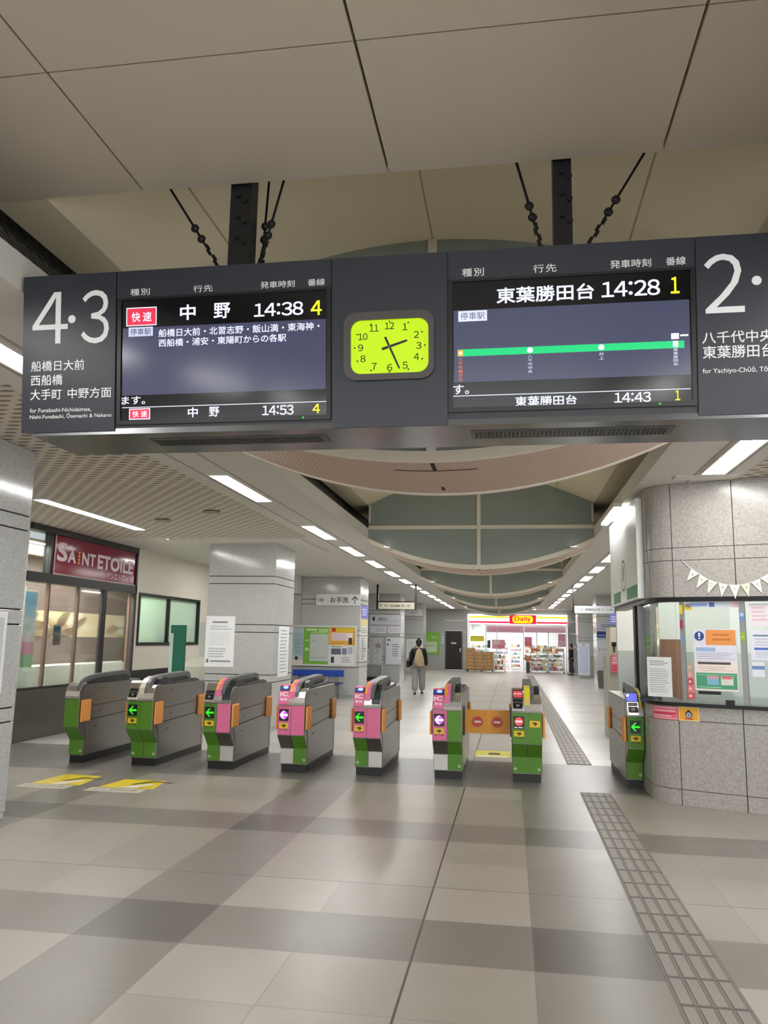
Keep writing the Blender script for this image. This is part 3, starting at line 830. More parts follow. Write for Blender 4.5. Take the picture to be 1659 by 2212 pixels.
YEL = (240, 212, 28)
def floor_sticker(x0, x1, y0, y1, label):
    b = MB().use(mat(YEL, .35)).fpoly(FZ, [(x0, y0+.22), (x1, y0+.22), (x1-.06, y1), (x0+.06, y1)], .0006)
    b.use(mat((206, 200, 184), .4)).flat(FZ, x0-.05, x1-.05, y0, y0+.2, .0006)
    W = x1-x0
    b.use(mat((60, 60, 55), .4)).text(FZ, 'ここでタッチ', x0+.03, x1-.12, y0+.05, y0+.15, .0012, .01)
    b.use(mat((236, 234, 228), .4)).fpoly(FZ, [(x0+W*.34, y0+.24), (x0+W*.62, y0+.24), (x0+W*.86, y0+.46), (x0+W*.72, y0+.5)], .001)
    b.use(mat((70, 78, 60), .4)).fpoly(FZ, [(x0+W*.40, y0+.42), (x0+W*.52, y0+.42), (x0+W*.80, y0+.66), (x0+W*.66, y0+.66)], .0014)
    b.fpoly(FZ, [(x0+W*.66, y0+.62), (x0+W*.70, y0+.66), (x0+W*1.12, y0+.60), (x0+W*1.10, y0+.56)], .0012)
    tag(b.build('floor_sticker'), label, 'sticker', 'yellow floor stickers')
floor_sticker(-5.02, -4.46, 7.83, 8.62, 'yellow and white floor sticker in front of the leftmost gate')
floor_sticker(-4.24, -3.64, 7.80, 8.50, 'yellow and white floor sticker in front of the second gate from the left')
b = MB().use(mat((226, 214, 90), .4)).flat(FZ, -.50, -.02, 11.25, 11.9, .0006).use(mat((240, 238, 228), .4)).flat(FZ, -.46, -.06, 11.28, 11.42, .001).use(mat((80, 80, 76), .4)).flat(FZ, -.32, -.16, 11.5, 11.7, .001)
tag(b.build('floor_sticker'), 'pale yellow floor sticker behind the closed gate flaps', 'sticker', 'yellow floor stickers')

# ================================================================== ticket gates
GREEN, PINK = mat((88, 138, 42), .4, name='green_gate_panel', spec=.4), mat((226, 112, 156), .4, name='pink_gate_panel')
ORANGE = mat((236, 160, 80), .55, name='orange_flap_pad'); GREYW = mat((206, 202, 196), .35, .3, name='pale_steel_plate')
HOOD = mat((96, 97, 98), .4, name='grey_hood'); DHOOD = mat((34, 38, 40), .35, name='dark_hood')
FACE_U = [(-.15, .44), (-.15, .775)]
def gate(cx, wd, label, cols, disp='arrow', hood='grey', reader='black', yfront=9.38, flaps='', sides='LR'):
    r = empty('ticket_gate', (cx, yfront, 0), label, 'ticket gate', 'ticket gates')
    h = wd/2; narrow = wd < .25
    MB().box(-h+.012, h-.012, .03, 1.5, 0, .085).build('plinth', mat((30, 30, 31), .45, name='black_plinth'), r, local=True)
    prof = [(.02, .086), (1.5, .086), (1.5, .90), (1.43, .955), (-.05, .955), (-.125, .90), (-.145, .80), (-.145, .43), (.02, .28)]
    body = MB().prism_x(prof, -h, h).build('body', STEEL, r, bevel=.006, local=True)
    b = MB()
    for sx in (-1, 1):
        x0, x1 = sorted((sx*h, sx*(h+.004)))
        b.prism_x([(.05, .10), (1.47, .10), (1.47, .54), (-.02, .50), (.05, .30)], x0, x1)
        b.prism_x([(-.02, .512), (1.47, .552), (1.47, .70), (-.02, .67)], x0, x1)
        b.prism_x([(-.02, .678), (1.47, .708), (1.47, .885), (1.41, .935), (-.02, .935)], x0, x1)
    b.build('side_panel', STEEL, r, local=True)
    b = MB()
    for sx in (-1, 1):
        for y, z in ((.35, .88), (.35, .60), (.28, .42)): b.tube((sx*(h+.003), y, z), (sx*(h+.0065), y, z), .012, 10)
    b.build('lock', mat((70, 66, 62), .4, .5), r, local=True)
    b = MB()
    for sx in (-1, 1):
        x0, x1 = sorted((sx*(h+.0005), sx*(h+.0015)))
        b.prism_x([(-.02, .500), (1.47, .54), (1.47, .552), (-.02, .512)], x0, x1).prism_x([(-.02, .67), (1.47, .70), (1.47, .708), (-.02, .678)], x0, x1).prism_x([(1.40, .10), (1.41, .10), (1.41, .93), (1.40, .93)], x0+.0030*(sx > 0), x1+.0032*(sx > 0))
    b.build('seam', mat((40, 38, 36), .6), r, local=True)
    FF = Fr((0, -.15, 0), (1, 0, 0), (0, 0, 1))
    mid = -.003
    halves = [(-h+.004, -.002), (.002, h-.004)] if not narrow else [(-h+.004, h-.004)]
    cm_ = {'G': GREEN, 'P': PINK, 'S': GREYW}
    for k, (x0, x1) in enumerate(halves):
        up_, lo_ = cols[k]
        MB().prism_x([(-.146, .44), (-.146, .775), (-.158, .77), (-.158, .445)], x0, x1).build('upper_panel', cm_[up_], r, bevel=.003, local=True)
        q = MB().prism_x([(.019, .10), (.019, .28), (-.146, .432), (-.157, .432), (.006, .276), (.006, .10)], x0, x1)
        if lo_ == 'S':
            p = MB().prism_x([(.019, .272), (.019, .28), (-.146, .432), (-.157, .432), (.006, .276)], x0, x1)
            p.build('lower_panel', mat((118, 112, 106), .3, .7, name='dark_steel_slope'), r, local=True)
            p = MB().prism_x([(.019, .10), (.019, .268), (.006, .268), (.006, .10)], x0, x1); p.build('kick_plate', GREYW, r, local=True)
        else:
            q.build('lower_panel', GREEN, r, bevel=.003, local=True)
            F0 = Fr((0, .0055, 0), (1, 0, 0), (0, 0, 1))
            xe = x0+.03 if k == 0 and not narrow else x1-.03
            MB().disc(F0, xe, .145, .016, .0006, None, 16, inner=.55).disc(F0, xe+.004, .145, .006, .0006, None, 10).build('emblem', mat((196, 214, 180), .5), r, local=True)
    # chrome cap
    x0c = -.04 if reader != 'none' and not narrow else -h
    b = MB().prism_x([(-.16, .783), (-.163, .81), (-.150, .87), (-.115, .93), (-.06, .966), (.03, .972), (.03, .955), (-.05, .953), (-.125, .90), (-.146, .80), (-.146, .783)], -h+.001, h-.001)
    b.build('cap', CHROME if hood != 'dark' else mat((205, 202, 196), .2, .8), r, bevel=.004, local=True)
    if hood == 'dark' and not narrow:
        MB().prism_x([(-.1645, .80), (-.152, .872), (-.117, .933), (-.06, .969), (-.04, .969), (-.05, .955), (-.1, .90), (-.15, .80)], .055, h-.006).build('cap_cover', mat((38, 52, 54), .3), r, local=True)
    # card reader on the left
    xr0, xr1 = (-h+.004, -.035) if not narrow else (-h+.006, .04)
    RF = Fr((0, -.1616, .825), (1, 0, 0), (0, .421, .907))
    rl = .185
    if reader != 'none':
        b = MB().prism_x([(-.165, .785), (-.180, .79), (-.172, .83), (-.098, .99), (-.07, 1.01), (.05, 1.01), (.05, .957), (-.06, .957), (-.14, .87), (-.15, .80)], xr0, xr1); rd = b.build('card_reader', PINK if reader == 'ic' else CHROME, r, bevel=.004, local=True)
        if reader == 'ic':
            MB().text(RF, 'IC', xr0+.015, xr1-.015, .055, .105, .0135, .05).text(RF, '専用', xr0+.02, xr1-.02, .0, .032, .0135, .02).build('lettering', mat((250, 240, 246), .5), rd, local=True)
            MB().fbox(RF, xr0+.004, xr1-.004, .125, rl-.004, .012, .016).build('screen_frame', BLACK, rd, local=True)
            MB().use(glow((46, 70, 160), .8)).flat(RF, xr0+.012, xr1-.012, .133, rl-.012, .0165).use(glow((190, 215, 255), 1)).disc(RF, (xr0+xr1)/2+.01, .164, .032, .0172, None, 16, .018).build('screen', parent=rd, local=True)
        else:
            MB().fbox(RF, xr0+.012, xr1-.012, -.012, .055, .012, .018).build('touch_pad', BLACK, rd, bevel=.003, local=True)
            MB().disc(RF, (xr0+xr1)/2, .022, .018, .0186, None, 14, .012, inner=.6).build('touch_mark', mat((200, 200, 200), .5), rd, local=True)
            MB().fbox(RF, xr0+.012, xr1-.012, .062, .10, .012, .017).build('slot', mat((40, 40, 42), .3), rd, local=True)
            if reader == 'stop':
                MB().fbox(RF, xr0+.006, xr1-.006, .108, rl+.02, .012, .016).build('screen_frame', BLACK, rd, local=True)
                MB().use(glow((205, 70, 76), .9)).flat(RF, xr0+.014, xr1-.014, .116, rl+.01, .0165).use(glow((255, 215, 215), .9)).text(RF, '進入禁止', xr0+.02, xr1-.02, .15, .172, .0172, .02).build('screen', parent=rd, local=True)
            if reader == 'blue':
                MB().fbox(RF, xr0-.008, xr1, .108, rl+.03, .012, .016).build('screen_frame', BLACK, rd, local=True)
                MB().use(glow((96, 104, 225), 1)).flat(RF, xr0, xr1-.01, .116, rl+.02, .0165).use(glow((235, 235, 255), 1)).disc(RF, xr0+.015, .18, .016, .0172).build('screen', parent=rd, local=True)
    # hood rising from the front and running back over the ticket slot
    hx0, hx1 = (-.03, .035) if not narrow else (.045, .07)
    ZH = lambda P: [(a, c if c < .957 else .957+(c-.957)*.8) for a, c in P]
    outer = [(-.152, .86), (-.135, .93), (-.09, 1.0), (-.02, 1.05), (.07, 1.078), (.30, 1.10), (1.02, 1.125), (1.12, 1.11), (1.17, 1.04), (1.18, .956)]; outer = ZH(outer)
    inner = [(1.10, .956), (1.08, 1.02), (.98, 1.05), (.30, 1.03), (.10, 1.01), (.02, .98), (-.03, .956), (-.10, .93), (-.13, .88)]; inner = ZH(inner)
    if hood != 'none':
        hd = MB().prism_x((outer+inner)[::-1], hx0, hx1+(.045 if not narrow else .008)).build('hood', HOOD, r, bevel=.006, local=True)
        if hood in ('pink', 'dark', 'chrome', 'yellow'):
            so = [(-.155, .855), (-.139, .933), (-.093, 1.004), (-.022, 1.054), (.07, 1.082), (.11, 1.086)]; so = ZH(so)
            si = [(.11, 1.079), (.07, 1.0785), (-.02, 1.0505), (-.09, 1.0005), (-.135, .9305), (-.152, .856)]; si = ZH(si)
            m_ = {'pink': PINK, 'dark': PINK, 'chrome': mat((226, 218, 196), .3, .3), 'yellow': mat((214, 196, 90), .4)}[hood]
            sp = MB().prism_x((so+si)[::-1], hx0, hx1+.002).build('hood_strip', m_, r, local=True)
            if hood in ('pink', 'dark'):
                so2 = [(a-.002, c+.001) for a, c in so[1:5]]; si2 = so[1:5][::-1]
                MB().prism_x((so2+si2)[::-1], hx0+.002, hx0+.032).build('guide_mark', mat((236, 160, 50), .5), sp, local=True)
            if hood == 'yellow':
                so2 = [(a-.002, c+.001) for a, c in so[1:4]]; si2 = so[1:4][::-1]
                MB().prism_x((so2+si2)[::-1], hx0+.006, hx1-.004).build('guide_mark', mat((232, 214, 40), .5), sp, local=True)
        MB().prism_x(ZH([(-.02, .957), (.02, .985), (.10, 1.012), (.30, 1.034), (.98, 1.056), (1.085, 1.02), (1.10, .957)]), hx0+.008, hx1+.037).build('ticket_slot', mat((34, 35, 37), .3), r, local=True)
        if not narrow:
            MB().prism_x([(.04, .957), (.07, 1.03), (.16, 1.055), (.3, 1.04), (.46, .975), (.46, .957)], hx1+.05, h-.02).build('ticket_tray', mat((40, 41, 42), .35), r, bevel=.004, local=True)
            MB().prism_x([(.47, .957), (.47, .975), (1.15, 1.0), (1.3, .975), (1.3, .957)], hx1+.05, h-.02).build('top_plate', mat((70, 70, 71), .3, .4), r, local=True)
    # displays and stickers on the front
    FD = Fr((0, -.158, 0), (1, 0, 0), (0, 0, 1))
    dx0, dx1 = (-h+.018, -.03) if not narrow else (-.06, .05)
    if disp:
        dp = MB().fbox(FD, dx0, dx1, .60, .735, 0, .004).build('signal', BLACK, r, local=True)
        c0, c1 = (dx0+dx1)/2, .668
        s_ = (dx1-dx0)/2*.86
        arrow = [(c0-s_, c1), (c0-.05*s_, c1+s_*.95), (c0+.25*s_, c1+s_*.95), (c0-.32*s_, c1+.22*s_), (c0+s_, c1+.22*s_), (c0+s_, c1-.22*s_), (c0-.32*s_, c1-.22*s_), (c0+.25*s_, c1-s_*.95), (c0-.05*s_, c1-s_*.95)]
        if disp == 'arrow': MB().fpoly(FD, arrow, .005).build('arrow', glow((40, 235, 20), 1.1), dp, local=True)
        if disp == 'violet':
            MB().use(glow((190, 90, 235), 1.2)).disc(FD, c0, c1, s_*.98, .0048).use(glow((255, 225, 255), 1.6)).fpoly(FD, arrow, .0055).build('arrow', parent=dp, local=True)
        if disp == 'stop':
            MB().use(glow((225, 76, 76), 1)).disc(FD, c0, c1+.01, s_*.92, .0048).use(glow((255, 235, 235), 1.2)).flat(FD, c0-s_*.7, c0+s_*.7, c1+.003, c1+.019, .0055).text(FD, '進入禁止', dx0+.01, dx1-.01, .608, .622, .0055, .02).build('no_entry_mark', parent=dp, local=True)
        b = MB().use(mat((238, 196, 34), .5)).flat(FD, dx0+.004, dx1-.002, .515, .575, .0012)
        b.use(BLACK).fpoly(FD, [(c0-.028, .553), (c0+.012, .563), (c0+.03, .545), (c0-.004, .524), (c0-.012, .530), (c0+.006, .545), (c0-.024, .541)], .0018)
        b.text(FD, '扉に注意', dx0+.006, dx1-.006, .497, .510, .0016, .02)
        b.build('warning_sticker', parent=r, local=True)
    if disp == 'stop' and not narrow:
        b = MB().use(mat((238, 196, 34), .5)).flat(FD, .03, h-.02, .62, .69, .0012).use(BLACK).fpoly(FD, [(.055, .668), (.1, .675), (.115, .655), (.085, .635), (.075, .642), (.09, .655), (.06, .655)], .0018)
        b.build('warning_sticker', parent=r, local=True)
    # padded flaps, folded away at both ends of each side
    for sx, key in ((-1, 'L'), (1, 'R')):
        if key not in sides: continue
        for y0, y1, nm in ((-.135, .085, 'front'), (1.22, 1.44, 'rear')):
            if flaps == key and nm == 'front': continue
            x0, x1 = sorted((sx*(h+.005), sx*(h+.032)))
            MB().box(x0, x1, y0, y1, .50, .765).build('flap', ORANGE, r, bevel=.012, local=True)
    if flaps:
        sx = 1 if flaps == 'R' else -1
        MB().box(*sorted((sx*(h+.001), sx*(h+.02))), .10, .26, .48, .80).build('flap_hinge', BLACK, r, local=True)
        xe = sx*.445
        x0, x1 = sorted((sx*(h+.021), xe))
        P = []
        n = 6
        for i in range(n+1):
            t = i/n; P.append((x0+(x1-x0)*t, .15+.03*math.sin(math.pi*(t if sx < 0 else 1-t)*.5)))
        vs = [(x, y, z) for x, y in P for z in (.50, .765)] + [(x, y+.03, z) for x, y in P for z in (.50, .765)]
        m_ = 2*(n+1); fs = []
        for i in range(n):
            fs += [(2*i, 2*i+2, 2*i+3, 2*i+1), (m_+2*i+1, m_+2*i+3, m_+2*i+2, m_+2*i), (2*i+1, 2*i+3, m_+2*i+3, m_+2*i+1), (2*i+2, 2*i, m_+2*i, m_+2*i+2)]
        fs += [(0, 1, m_+1, m_), (2*n+1, 2*n, m_+2*n, m_+2*n+1)]
        fl = MB().add(vs, fs).build('closed_flap', mat((232, 160, 64), .5, name='orange_closed_flap'), r, local=True)
        u = sx*.335
        i = 3
        yc = min(y for x, y in P if abs(x-u) < .08)-.002
        Fq = Fr((0, yc, 0), (1, 0, 0), (0, 0, 1))
        MB().use(mat((196, 66, 66), .5)).disc(Fq, u, .632, .058, .001, .004).use(mat((240, 225, 220), .5)).flat(Fq, u-.038, u+.038, .622, .642, .005).build('no_entry_mark', parent=fl, local=True)
    return r
GC = [-5.295, -4.41, -3.44, -2.535, -1.64, -.72, .17, 1.325]
gate(GC[0], .19, 'leftmost ticket gate, narrow and all green without a signal', ['GG'], disp='', reader='none', sides='R')
gate(GC[1], .33, 'all green ticket gate with a chrome nose, second from the left', ['GG', 'GG'], hood='chrome')
gate(GC[2], .33, 'ticket gate with green left half, pink right half and green arrow', ['GG', 'PS'], hood='dark')
gate(GC[3], .32, 'pink fronted ticket gate with violet signal and open flaps before the bench', ['PS', 'PG'], disp='violet', hood='pink', reader='ic')
gate(GC[4], .32, 'pink fronted ticket gate with a green arrow signal', ['PG', 'PS'], hood='dark', reader='ic')
gate(GC[5], .33, 'half pink half green ticket gate with violet signal left of the closed flaps', ['PS', 'GG'], disp='violet', hood='pink', reader='ic', flaps='R')
gate(GC[6], .33, 'green ticket gate with red no entry signal right of the closed flaps', ['GG', 'GG'], disp='stop', hood='yellow', reader='stop', flaps='L')
gate(GC[7], .18, 'narrow green ticket gate with blue screen against the granite booth', ['GG'], hood='yellow', reader='blue', yfront=9.30, sides='L')

# ================================================================== bakery front
WF = FX(-7.05)
r = empty('window_1', (-7.05, 12.5, 0), 'bakery glass front with dark mullions and a stainless base', 'window'); r['kind'] = 'structure'
MB().box(-7.2, -7.03, 10.75, 14.25, 0, .73).build('base_panel', STEELD, r)
b = MB().box(-7.2, -7.02, 10.75, 14.25, 2.33, 2.475).box(-7.2, -7.02, 10.75, 14.25, 3.105, ZS-.002).box(-7.2, -7.02, 14.20, 14.25, .73, 3.105).box(-7.18, -7.06, 11.36, 11.42, 2.475, 3.105)
b.box(-7.18, -7.04, 10.75, 14.2, .731, .765); b.build('frame', mat((30, 30, 32), .35, name='dark_shop_frame'), r)
b = MB()
for a, c in ((11.375, 11.405), (12.235, 12.265), (13.04, 13.17), (14.06, 14.09)):
    MB().box(-7.10, -7.045, a, c, .766, 2.329).build('mullion', mat((120, 104, 92), .3, .6, name='bronze_mullion') if c-a < .1 else BLACK, r)
for a, c in ((10.76, 11.355), (11.41, 12.225), (12.275, 13.015), (13.185, 14.045)):
    MB().box(-7.08, -7.072, a, c, .766, 2.329).build('pane', GLASS, r)
    p = MB().box(-7.086, -7.083, a, c, .766, 1.06).build('film', glass_material('white_film', (245, 248, 246), .02, .8, .75, (244, 246, 242)) if 'white_film' not in bpy.data.materials else bpy.data.materials['white_film'], r); p['label'] = 'white frosted lower film'
MB().box(-7.12, -7.112, 10.76, 11.355, 2.476, 3.104).build('pane', GLASS, r)
ss = empty('shop_sign', (-7.06, 12.85, 2.48), 'maroon bakery sign with pale letters above the glass front', 'sign')
sg = MB().box(-7.19, -7.05, 11.425, 14.195, 2.478, 3.10).build('panel', mat((122, 20, 46), .12, noise=.03, spec=.35, name='maroon_sign_panel'), ss)
MB().fbox(WF, 11.425, 14.195, 2.478, 2.50, .001, .012).fbox(WF, 11.425, 11.45, 2.50, 3.10, .001, .012).build('edge', mat((190, 170, 168), .4, .4), ss)
PL = mat((214, 196, 204), .45, name='pale_sign_letter')
b = MB()
b.text(WF, 'S', 11.50, 11.80, 2.70, 3.00, .004, .05).text(WF, 'A', 11.82, 12.06, 2.70, 2.91, .004, .06).text(WF, 'N', 12.25, 12.47, 2.70, 2.91, .004, .06).text(WF, 'T', 12.49, 12.69, 2.70, 2.91, .004, .06)
b.text(WF, 'ETOILE', 12.76, 14.08, 2.68, 2.93, .004, .06).text(WF, 'サンエトワール', 13.10, 14.06, 2.53, 2.65, .004, .02)
b.use(mat((220, 150, 70), .5))
for k in range(4): b.disc(WF, 12.155, 2.72+.055*k, .032, .004, None, 12, .024)
b.mats = [PL, mat((220, 150, 70), .5)]; b.m = [0 if i < len(b.m)-4 else 1 for i in range(len(b.m))]
b.build('lettering', parent=ss)
# frosted window in the cream wall
r = empty('window_2', (-7.05, 15.9, 1.36), 'frosted pale green window with black frame in the cream wall', 'window'); r['kind'] = 'structure'
BF = mat((20, 24, 20), .35, name='black_window_frame')
MB().box(-7.15, -7.03, 14.401, 14.46, 1.361, 2.369).box(-7.15, -7.03, 17.40, 17.459, 1.361, 2.369).box(-7.15, -7.03, 14.46, 17.40, 1.361, 1.42).box(-7.15, -7.03, 14.46, 17.40, 2.31, 2.369).build('frame', BF, r)
MB().box(-7.15, -7.04, 15.79, 15.85, 1.42, 2.31).build('mullion', BF, r)
FR2 = glass_material('frosted_green_pane', (190, 220, 200), .1, .55, .22, (222, 234, 226))
MB().box(-7.11, -7.10, 14.46, 15.79, 1.42, 2.31).build('pane', FR2, r)
MB().box(-7.11, -7.10, 15.85, 17.40, 1.42, 2.31).build('pane', FR2, r)
o = MB().box(-7.6, -7.22, 15.25, 15.75, 0, 1.36).box(-7.56, -7.24, 15.32, 15.70, 1.36, 1.80).build('coffee_machine', mat((48, 52, 48), .5), bevel=.05); tag(o, 'dark grey machine seen blurred behind the frosted window', 'machine')
# things inside the bakery
MW = -8.69
b = MB().use(mat((226, 206, 168), .6)).box(-8.699, MW, 12.2, 17.4, 1.50, 1.985)
MF = FX(MW)
bc = [(186, 160, 124), (150, 126, 96), (236, 226, 204), (128, 104, 78)]
for k in range(26):
    u, v = 12.4+4.8*random.random(), 1.56+.36*random.random()
    P = []; a = random.uniform(-.6, .6); l, h = random.uniform(.18, .4), random.uniform(.06, .11)
    for i in range(14):
        t = 2*math.pi*i/14; x, y = l*math.cos(t), h*math.sin(t)
        P.append((u+x*math.cos(a)-y*math.sin(a), min(1.98, max(1.505, v+x*math.sin(a)+y*math.cos(a)))))
    b.use(mat(bc[k % 4], .6)).fpoly(MF, P, .001+.0004*k)
o = b.build('wall_picture'); tag(o, 'long sepia picture of bread on the bakery wall', 'picture')
o = MB().box(-8.6, -8.15, 11.2, 17.6, 0, .95).box(-8.64, -8.1, 11.15, 17.65, .95, .99).build('shop_counter', mat((244, 244, 240), .4)); tag(o, 'white counter at the back of the bakery', 'counter')
bn = empty('banner_flag', (-7.62, 11.82, 0), 'tall blue, white and pink banner flag behind the bakery glass', 'banner')
BFm = mat((120, 200, 238), .6)
b = MB(); FBN = FX(-7.62)
zz = [(2.22, 2.0, (110, 196, 238)), (2.0, 1.8, (160, 216, 242)), (1.8, 1.55, (228, 240, 246)), (1.55, 1.42, (246, 226, 236)), (1.42, 1.22, (242, 150, 196)), (1.22, 1.02, (150, 206, 148))]
for a, c, col in zz: b.use(mat(col, .6)).fbox(FBN, 11.66, 11.98, c, a, 0, .004)
b.build('cloth', parent=bn)
MB().tube((-7.625, 11.645, .03), (-7.625, 11.645, 2.3), .01, 8).tube((-7.625, 11.645, 2.24), (-7.625, 12.0, 2.24), .006, 6).build('pole', mat((230, 230, 230), .4), bn)
MB().box(-7.77, -7.47, 11.51, 11.78, 0.005, .045).build('base', mat((200, 200, 200), .5), bn)
sheet('poster', FX(-7.108), 11.66, 11.90, 1.38, 1.70, (232, 226, 214), [(.1, .9, .62, .92, (70, 130, 160)), (.1, .9, .08, .5, (196, 160, 130))]+lines(.15, .85, .15, .45, 3, (150, 110, 90)), 'small blue topped poster stuck on the bakery glass', 'poster')
gp = empty('notice_post', (-5.62, 13.05, 0), 'tall dark green board standing between the gates and the cream wall', 'board')
MB().box(-5.755, -5.49, 13.03, 13.08, .05, 1.74).build('board', mat((14, 98, 76), .45, name='dark_green_board'), gp)
MB().box(-5.76, -5.70, 13.02, 13.09, .9, 1.60).build('pale_edge', mat((176, 196, 186), .5), gp)
MB().box(-5.85, -5.40, 12.9, 13.2, 0, .05).build('base', BLACK, gp)
fm = empty('fare_machine', (-5.75, 14.6, 0), 'pale sloping topped machine beside the left face of the noticed pillar', 'machine')
MB().prism_x([(14.3, 0), (14.9, 0), (14.9, 1.16), (14.75, 1.16), (14.3, 1.0)], -6.07, -5.32).build('body', mat((204, 200, 190), .4), fm, bevel=.01)
MB().box(-5.86, -5.72, 14.6, 14.62, 1.17, 1.82).build('screen_panel', mat((196, 208, 202), .3), fm)
# posters on the pillars
GL = (168, 172, 178)
P2F = FY(13.2)
sheet('notice', P2F, -5.19, -4.672, 1.045, 1.905, (246, 247, 248), lines(.22, .8, .86, .9, 1, (120, 124, 130), .7)+lines(.15, .9, .72, .82, 2, (196, 206, 214))+lines(.15, .9, .42, .68, 6, (205, 210, 216), .2)+lines(.12, .8, .18, .38, 4, (190, 196, 202))+[(.06, .14, .08, .15, (120, 126, 140)), (.2, .9, .10, .125, (120, 126, 150))], 'large white notice on the front of the granite pillar', 'notice')
sheet('notice', FX(-3.98), 13.5, 14.14, .88, 1.75, (240, 242, 244), lines(.15, .85, .06, .95, 13, (176, 180, 188), .35), 'narrow white timetable on the corridor side of the granite pillar', 'notice')
r = empty('framed_notice', (-4.26, 6.0, 1.05), 'white framed notice at the left edge on the near pillar', 'notice')
MB().fbox(FX(-4.27), 5.55, 6.26, 1.05, 1.74, .002, .03).build('frame', mat((236, 236, 236), .4), r, bevel=.01)
MB().fbox(FX(-4.27), 5.60, 6.21, 1.10, 1.69, .031, .033).build('paper', mat((200, 204, 210), .5), r)
# signs on and around the far pillars
rs = empty('restroom_sign', (-4.58, 21.05, 2.43), 'white restroom sign with an up arrow high on the granite block', 'sign')
FRS = FY(21.1)
MB().fbox(FRS, -5.19, -3.985, 2.43, 2.735, .002, .05).build('panel', mat((226, 227, 226), .4), rs)
b = MB().text(FRS, 'お手洗', -4.80, -4.30, 2.50, 2.66, .052, .02).fpoly(FRS, [(-4.135, 2.475), (-4.115, 2.475), (-4.115, 2.64), (-4.05, 2.57), (-4.04, 2.595), (-4.125, 2.69), (-4.21, 2.595), (-4.20, 2.57), (-4.135, 2.64)], .052).use(mat((140, 142, 146), .5)).text(FRS, '多機能', -5.14, -4.98, 2.52, 2.63, .0522, .01)
b.mats = [mat((60, 60, 60), .5), mat((140, 142, 146), .5)]
nn = 4*len(text_mesh('多機能')[1]); b.m = [0]*(len(b.f)-nn)+[1]*nn
b.build('lettering', parent=rs)
PS = FX(-3.98)
sheet('notice', PS, 21.25, 22.25, 2.10, 2.45, (112, 122, 206), lines(.1, .9, .2, .8, 3, (210, 214, 240)), 'violet blue notice on the side of the granite block', 'notice')
sheet('notice', PS, 21.25, 22.25, 1.66, 2.08, (228, 226, 214), [(0, 1, .62, 1, (226, 214, 150))]+lines(.1, .9, .1, .5, 3), 'cream and white notice below the violet one on the granite block', 'notice')
sheet('notice', PS, 21.25, 22.25, .95, 1.63, (222, 222, 220), lines(.08, .92, .05, .95, 9, (150, 150, 150), .5, .6), 'grey printed map on the side of the granite block', 'notice')
# notice board with three posters
nb = empty('notice_board', (-4.95, 21.03, .82), 'white framed notice board above the blue bench', 'notice board')
b = MB().fbox(FRS, -5.85, -4.06, .82, .86, .002, .05).fbox(FRS, -5.85, -4.06, 1.85, 1.89, .002, .05).fbox(FRS, -5.85, -5.81, .86, 1.85, .002, .05).fbox(FRS, -4.10, -4.06, .86, 1.85, .002, .05)
b.build('frame', mat((222, 222, 216), .4), nb)
MB().fbox(FRS, -5.81, -4.10, .86, 1.85, .002, .012).build('backing', mat((206, 210, 206), .6), nb)
sheet('poster', FRS, -5.80, -5.525, .87, 1.84, (160, 186, 188), [(.05, .95, .86, .97, (178, 194, 198)), (.0, 1, .0, .1, (226, 214, 206)), (.05, .95, .1, .22, (190, 196, 206)), (.2, .5, .1, .2, (40, 44, 70))]+lines(.1, .8, .3, .7, 4, (140, 166, 170)), 'pale blue grey poster at the left of the notice board', 'poster', d=.013)
sheet('poster', FRS, -5.515, -4.83, .87, 1.84, (116, 178, 62), [(.26, 1, .08, .82, (196, 204, 200)), (.3, .95, .84, .88, (170, 214, 130)), (.1, .55, .9, .97, (190, 224, 160)), (.6, .97, .88, .97, (176, 216, 140)), (.06, .22, .62, .66, (180, 220, 150)), (.06, .22, .36, .44, (190, 226, 170)), (.34, .46, .62, .66, (170, 176, 172)), (.3, .9, .14, .2, (180, 188, 186))], 'bright green poster with a pale map in the notice board', 'poster', d=.013)
sheet('poster', FRS, -4.82, -4.11, 1.38, 1.84, (234, 176, 66), [(.0, 1, .80, 1, (238, 206, 40)), (.1, .26, .76, .98, (206, 56, 44)), (.12, .92, .26, .7, (236, 224, 226)), (.76, .9, .04, .42, (70, 50, 40))]+lines(.14, .72, .3, .66, 5, (206, 170, 190))+lines(.08, .7, .05, .2, 1, (206, 150, 60)), 'orange and yellow poster at upper right of the notice board', 'poster', d=.013)
sheet('poster', FRS, -4.82, -4.11, .87, 1.37, (226, 226, 226), [(.1, .48, .52, .84, (100, 100, 116)), (.52, .7, .52, .86, (120, 136, 160)), (.74, .92, .56, .92, (180, 180, 206)), (.1, .22, .08, .4, (60, 60, 64))]+lines(.1, .6, .88, .96, 1, (70, 66, 60))+lines(.5, .92, .08, .42, 4, (160, 160, 164)), 'white poster with small photos at lower right of the notice board', 'poster', d=.013)
# bench
bh = empty('bench', (-5.05, 20.75, 0), 'blue bench with a blue back rail under the notice board', 'bench')
BL = mat((26, 74, 176), .4, name='blue_bench_board'); BD = mat((20, 40, 116), .4)
MB().box(-5.75, -4.36, 20.93, 20.97, .56, .725).build('backrest', BL, bh, bevel=.01)
MB().box(-5.75, -4.36, 20.52, 20.92, .38, .42).build('seat', BD, bh, bevel=.01)
for x in (-5.65, -4.82, -4.46): MB().tube((x, 20.95, .40), (x, 20.95, .57), .016, 8).build('back_post', mat((200, 200, 200), .4), bh)
for x in (-5.6, -4.5): MB().box(x-.03, x+.03, 20.60, 20.90, 0, .379).build('leg', mat((130, 132, 136), .4, .5), bh)
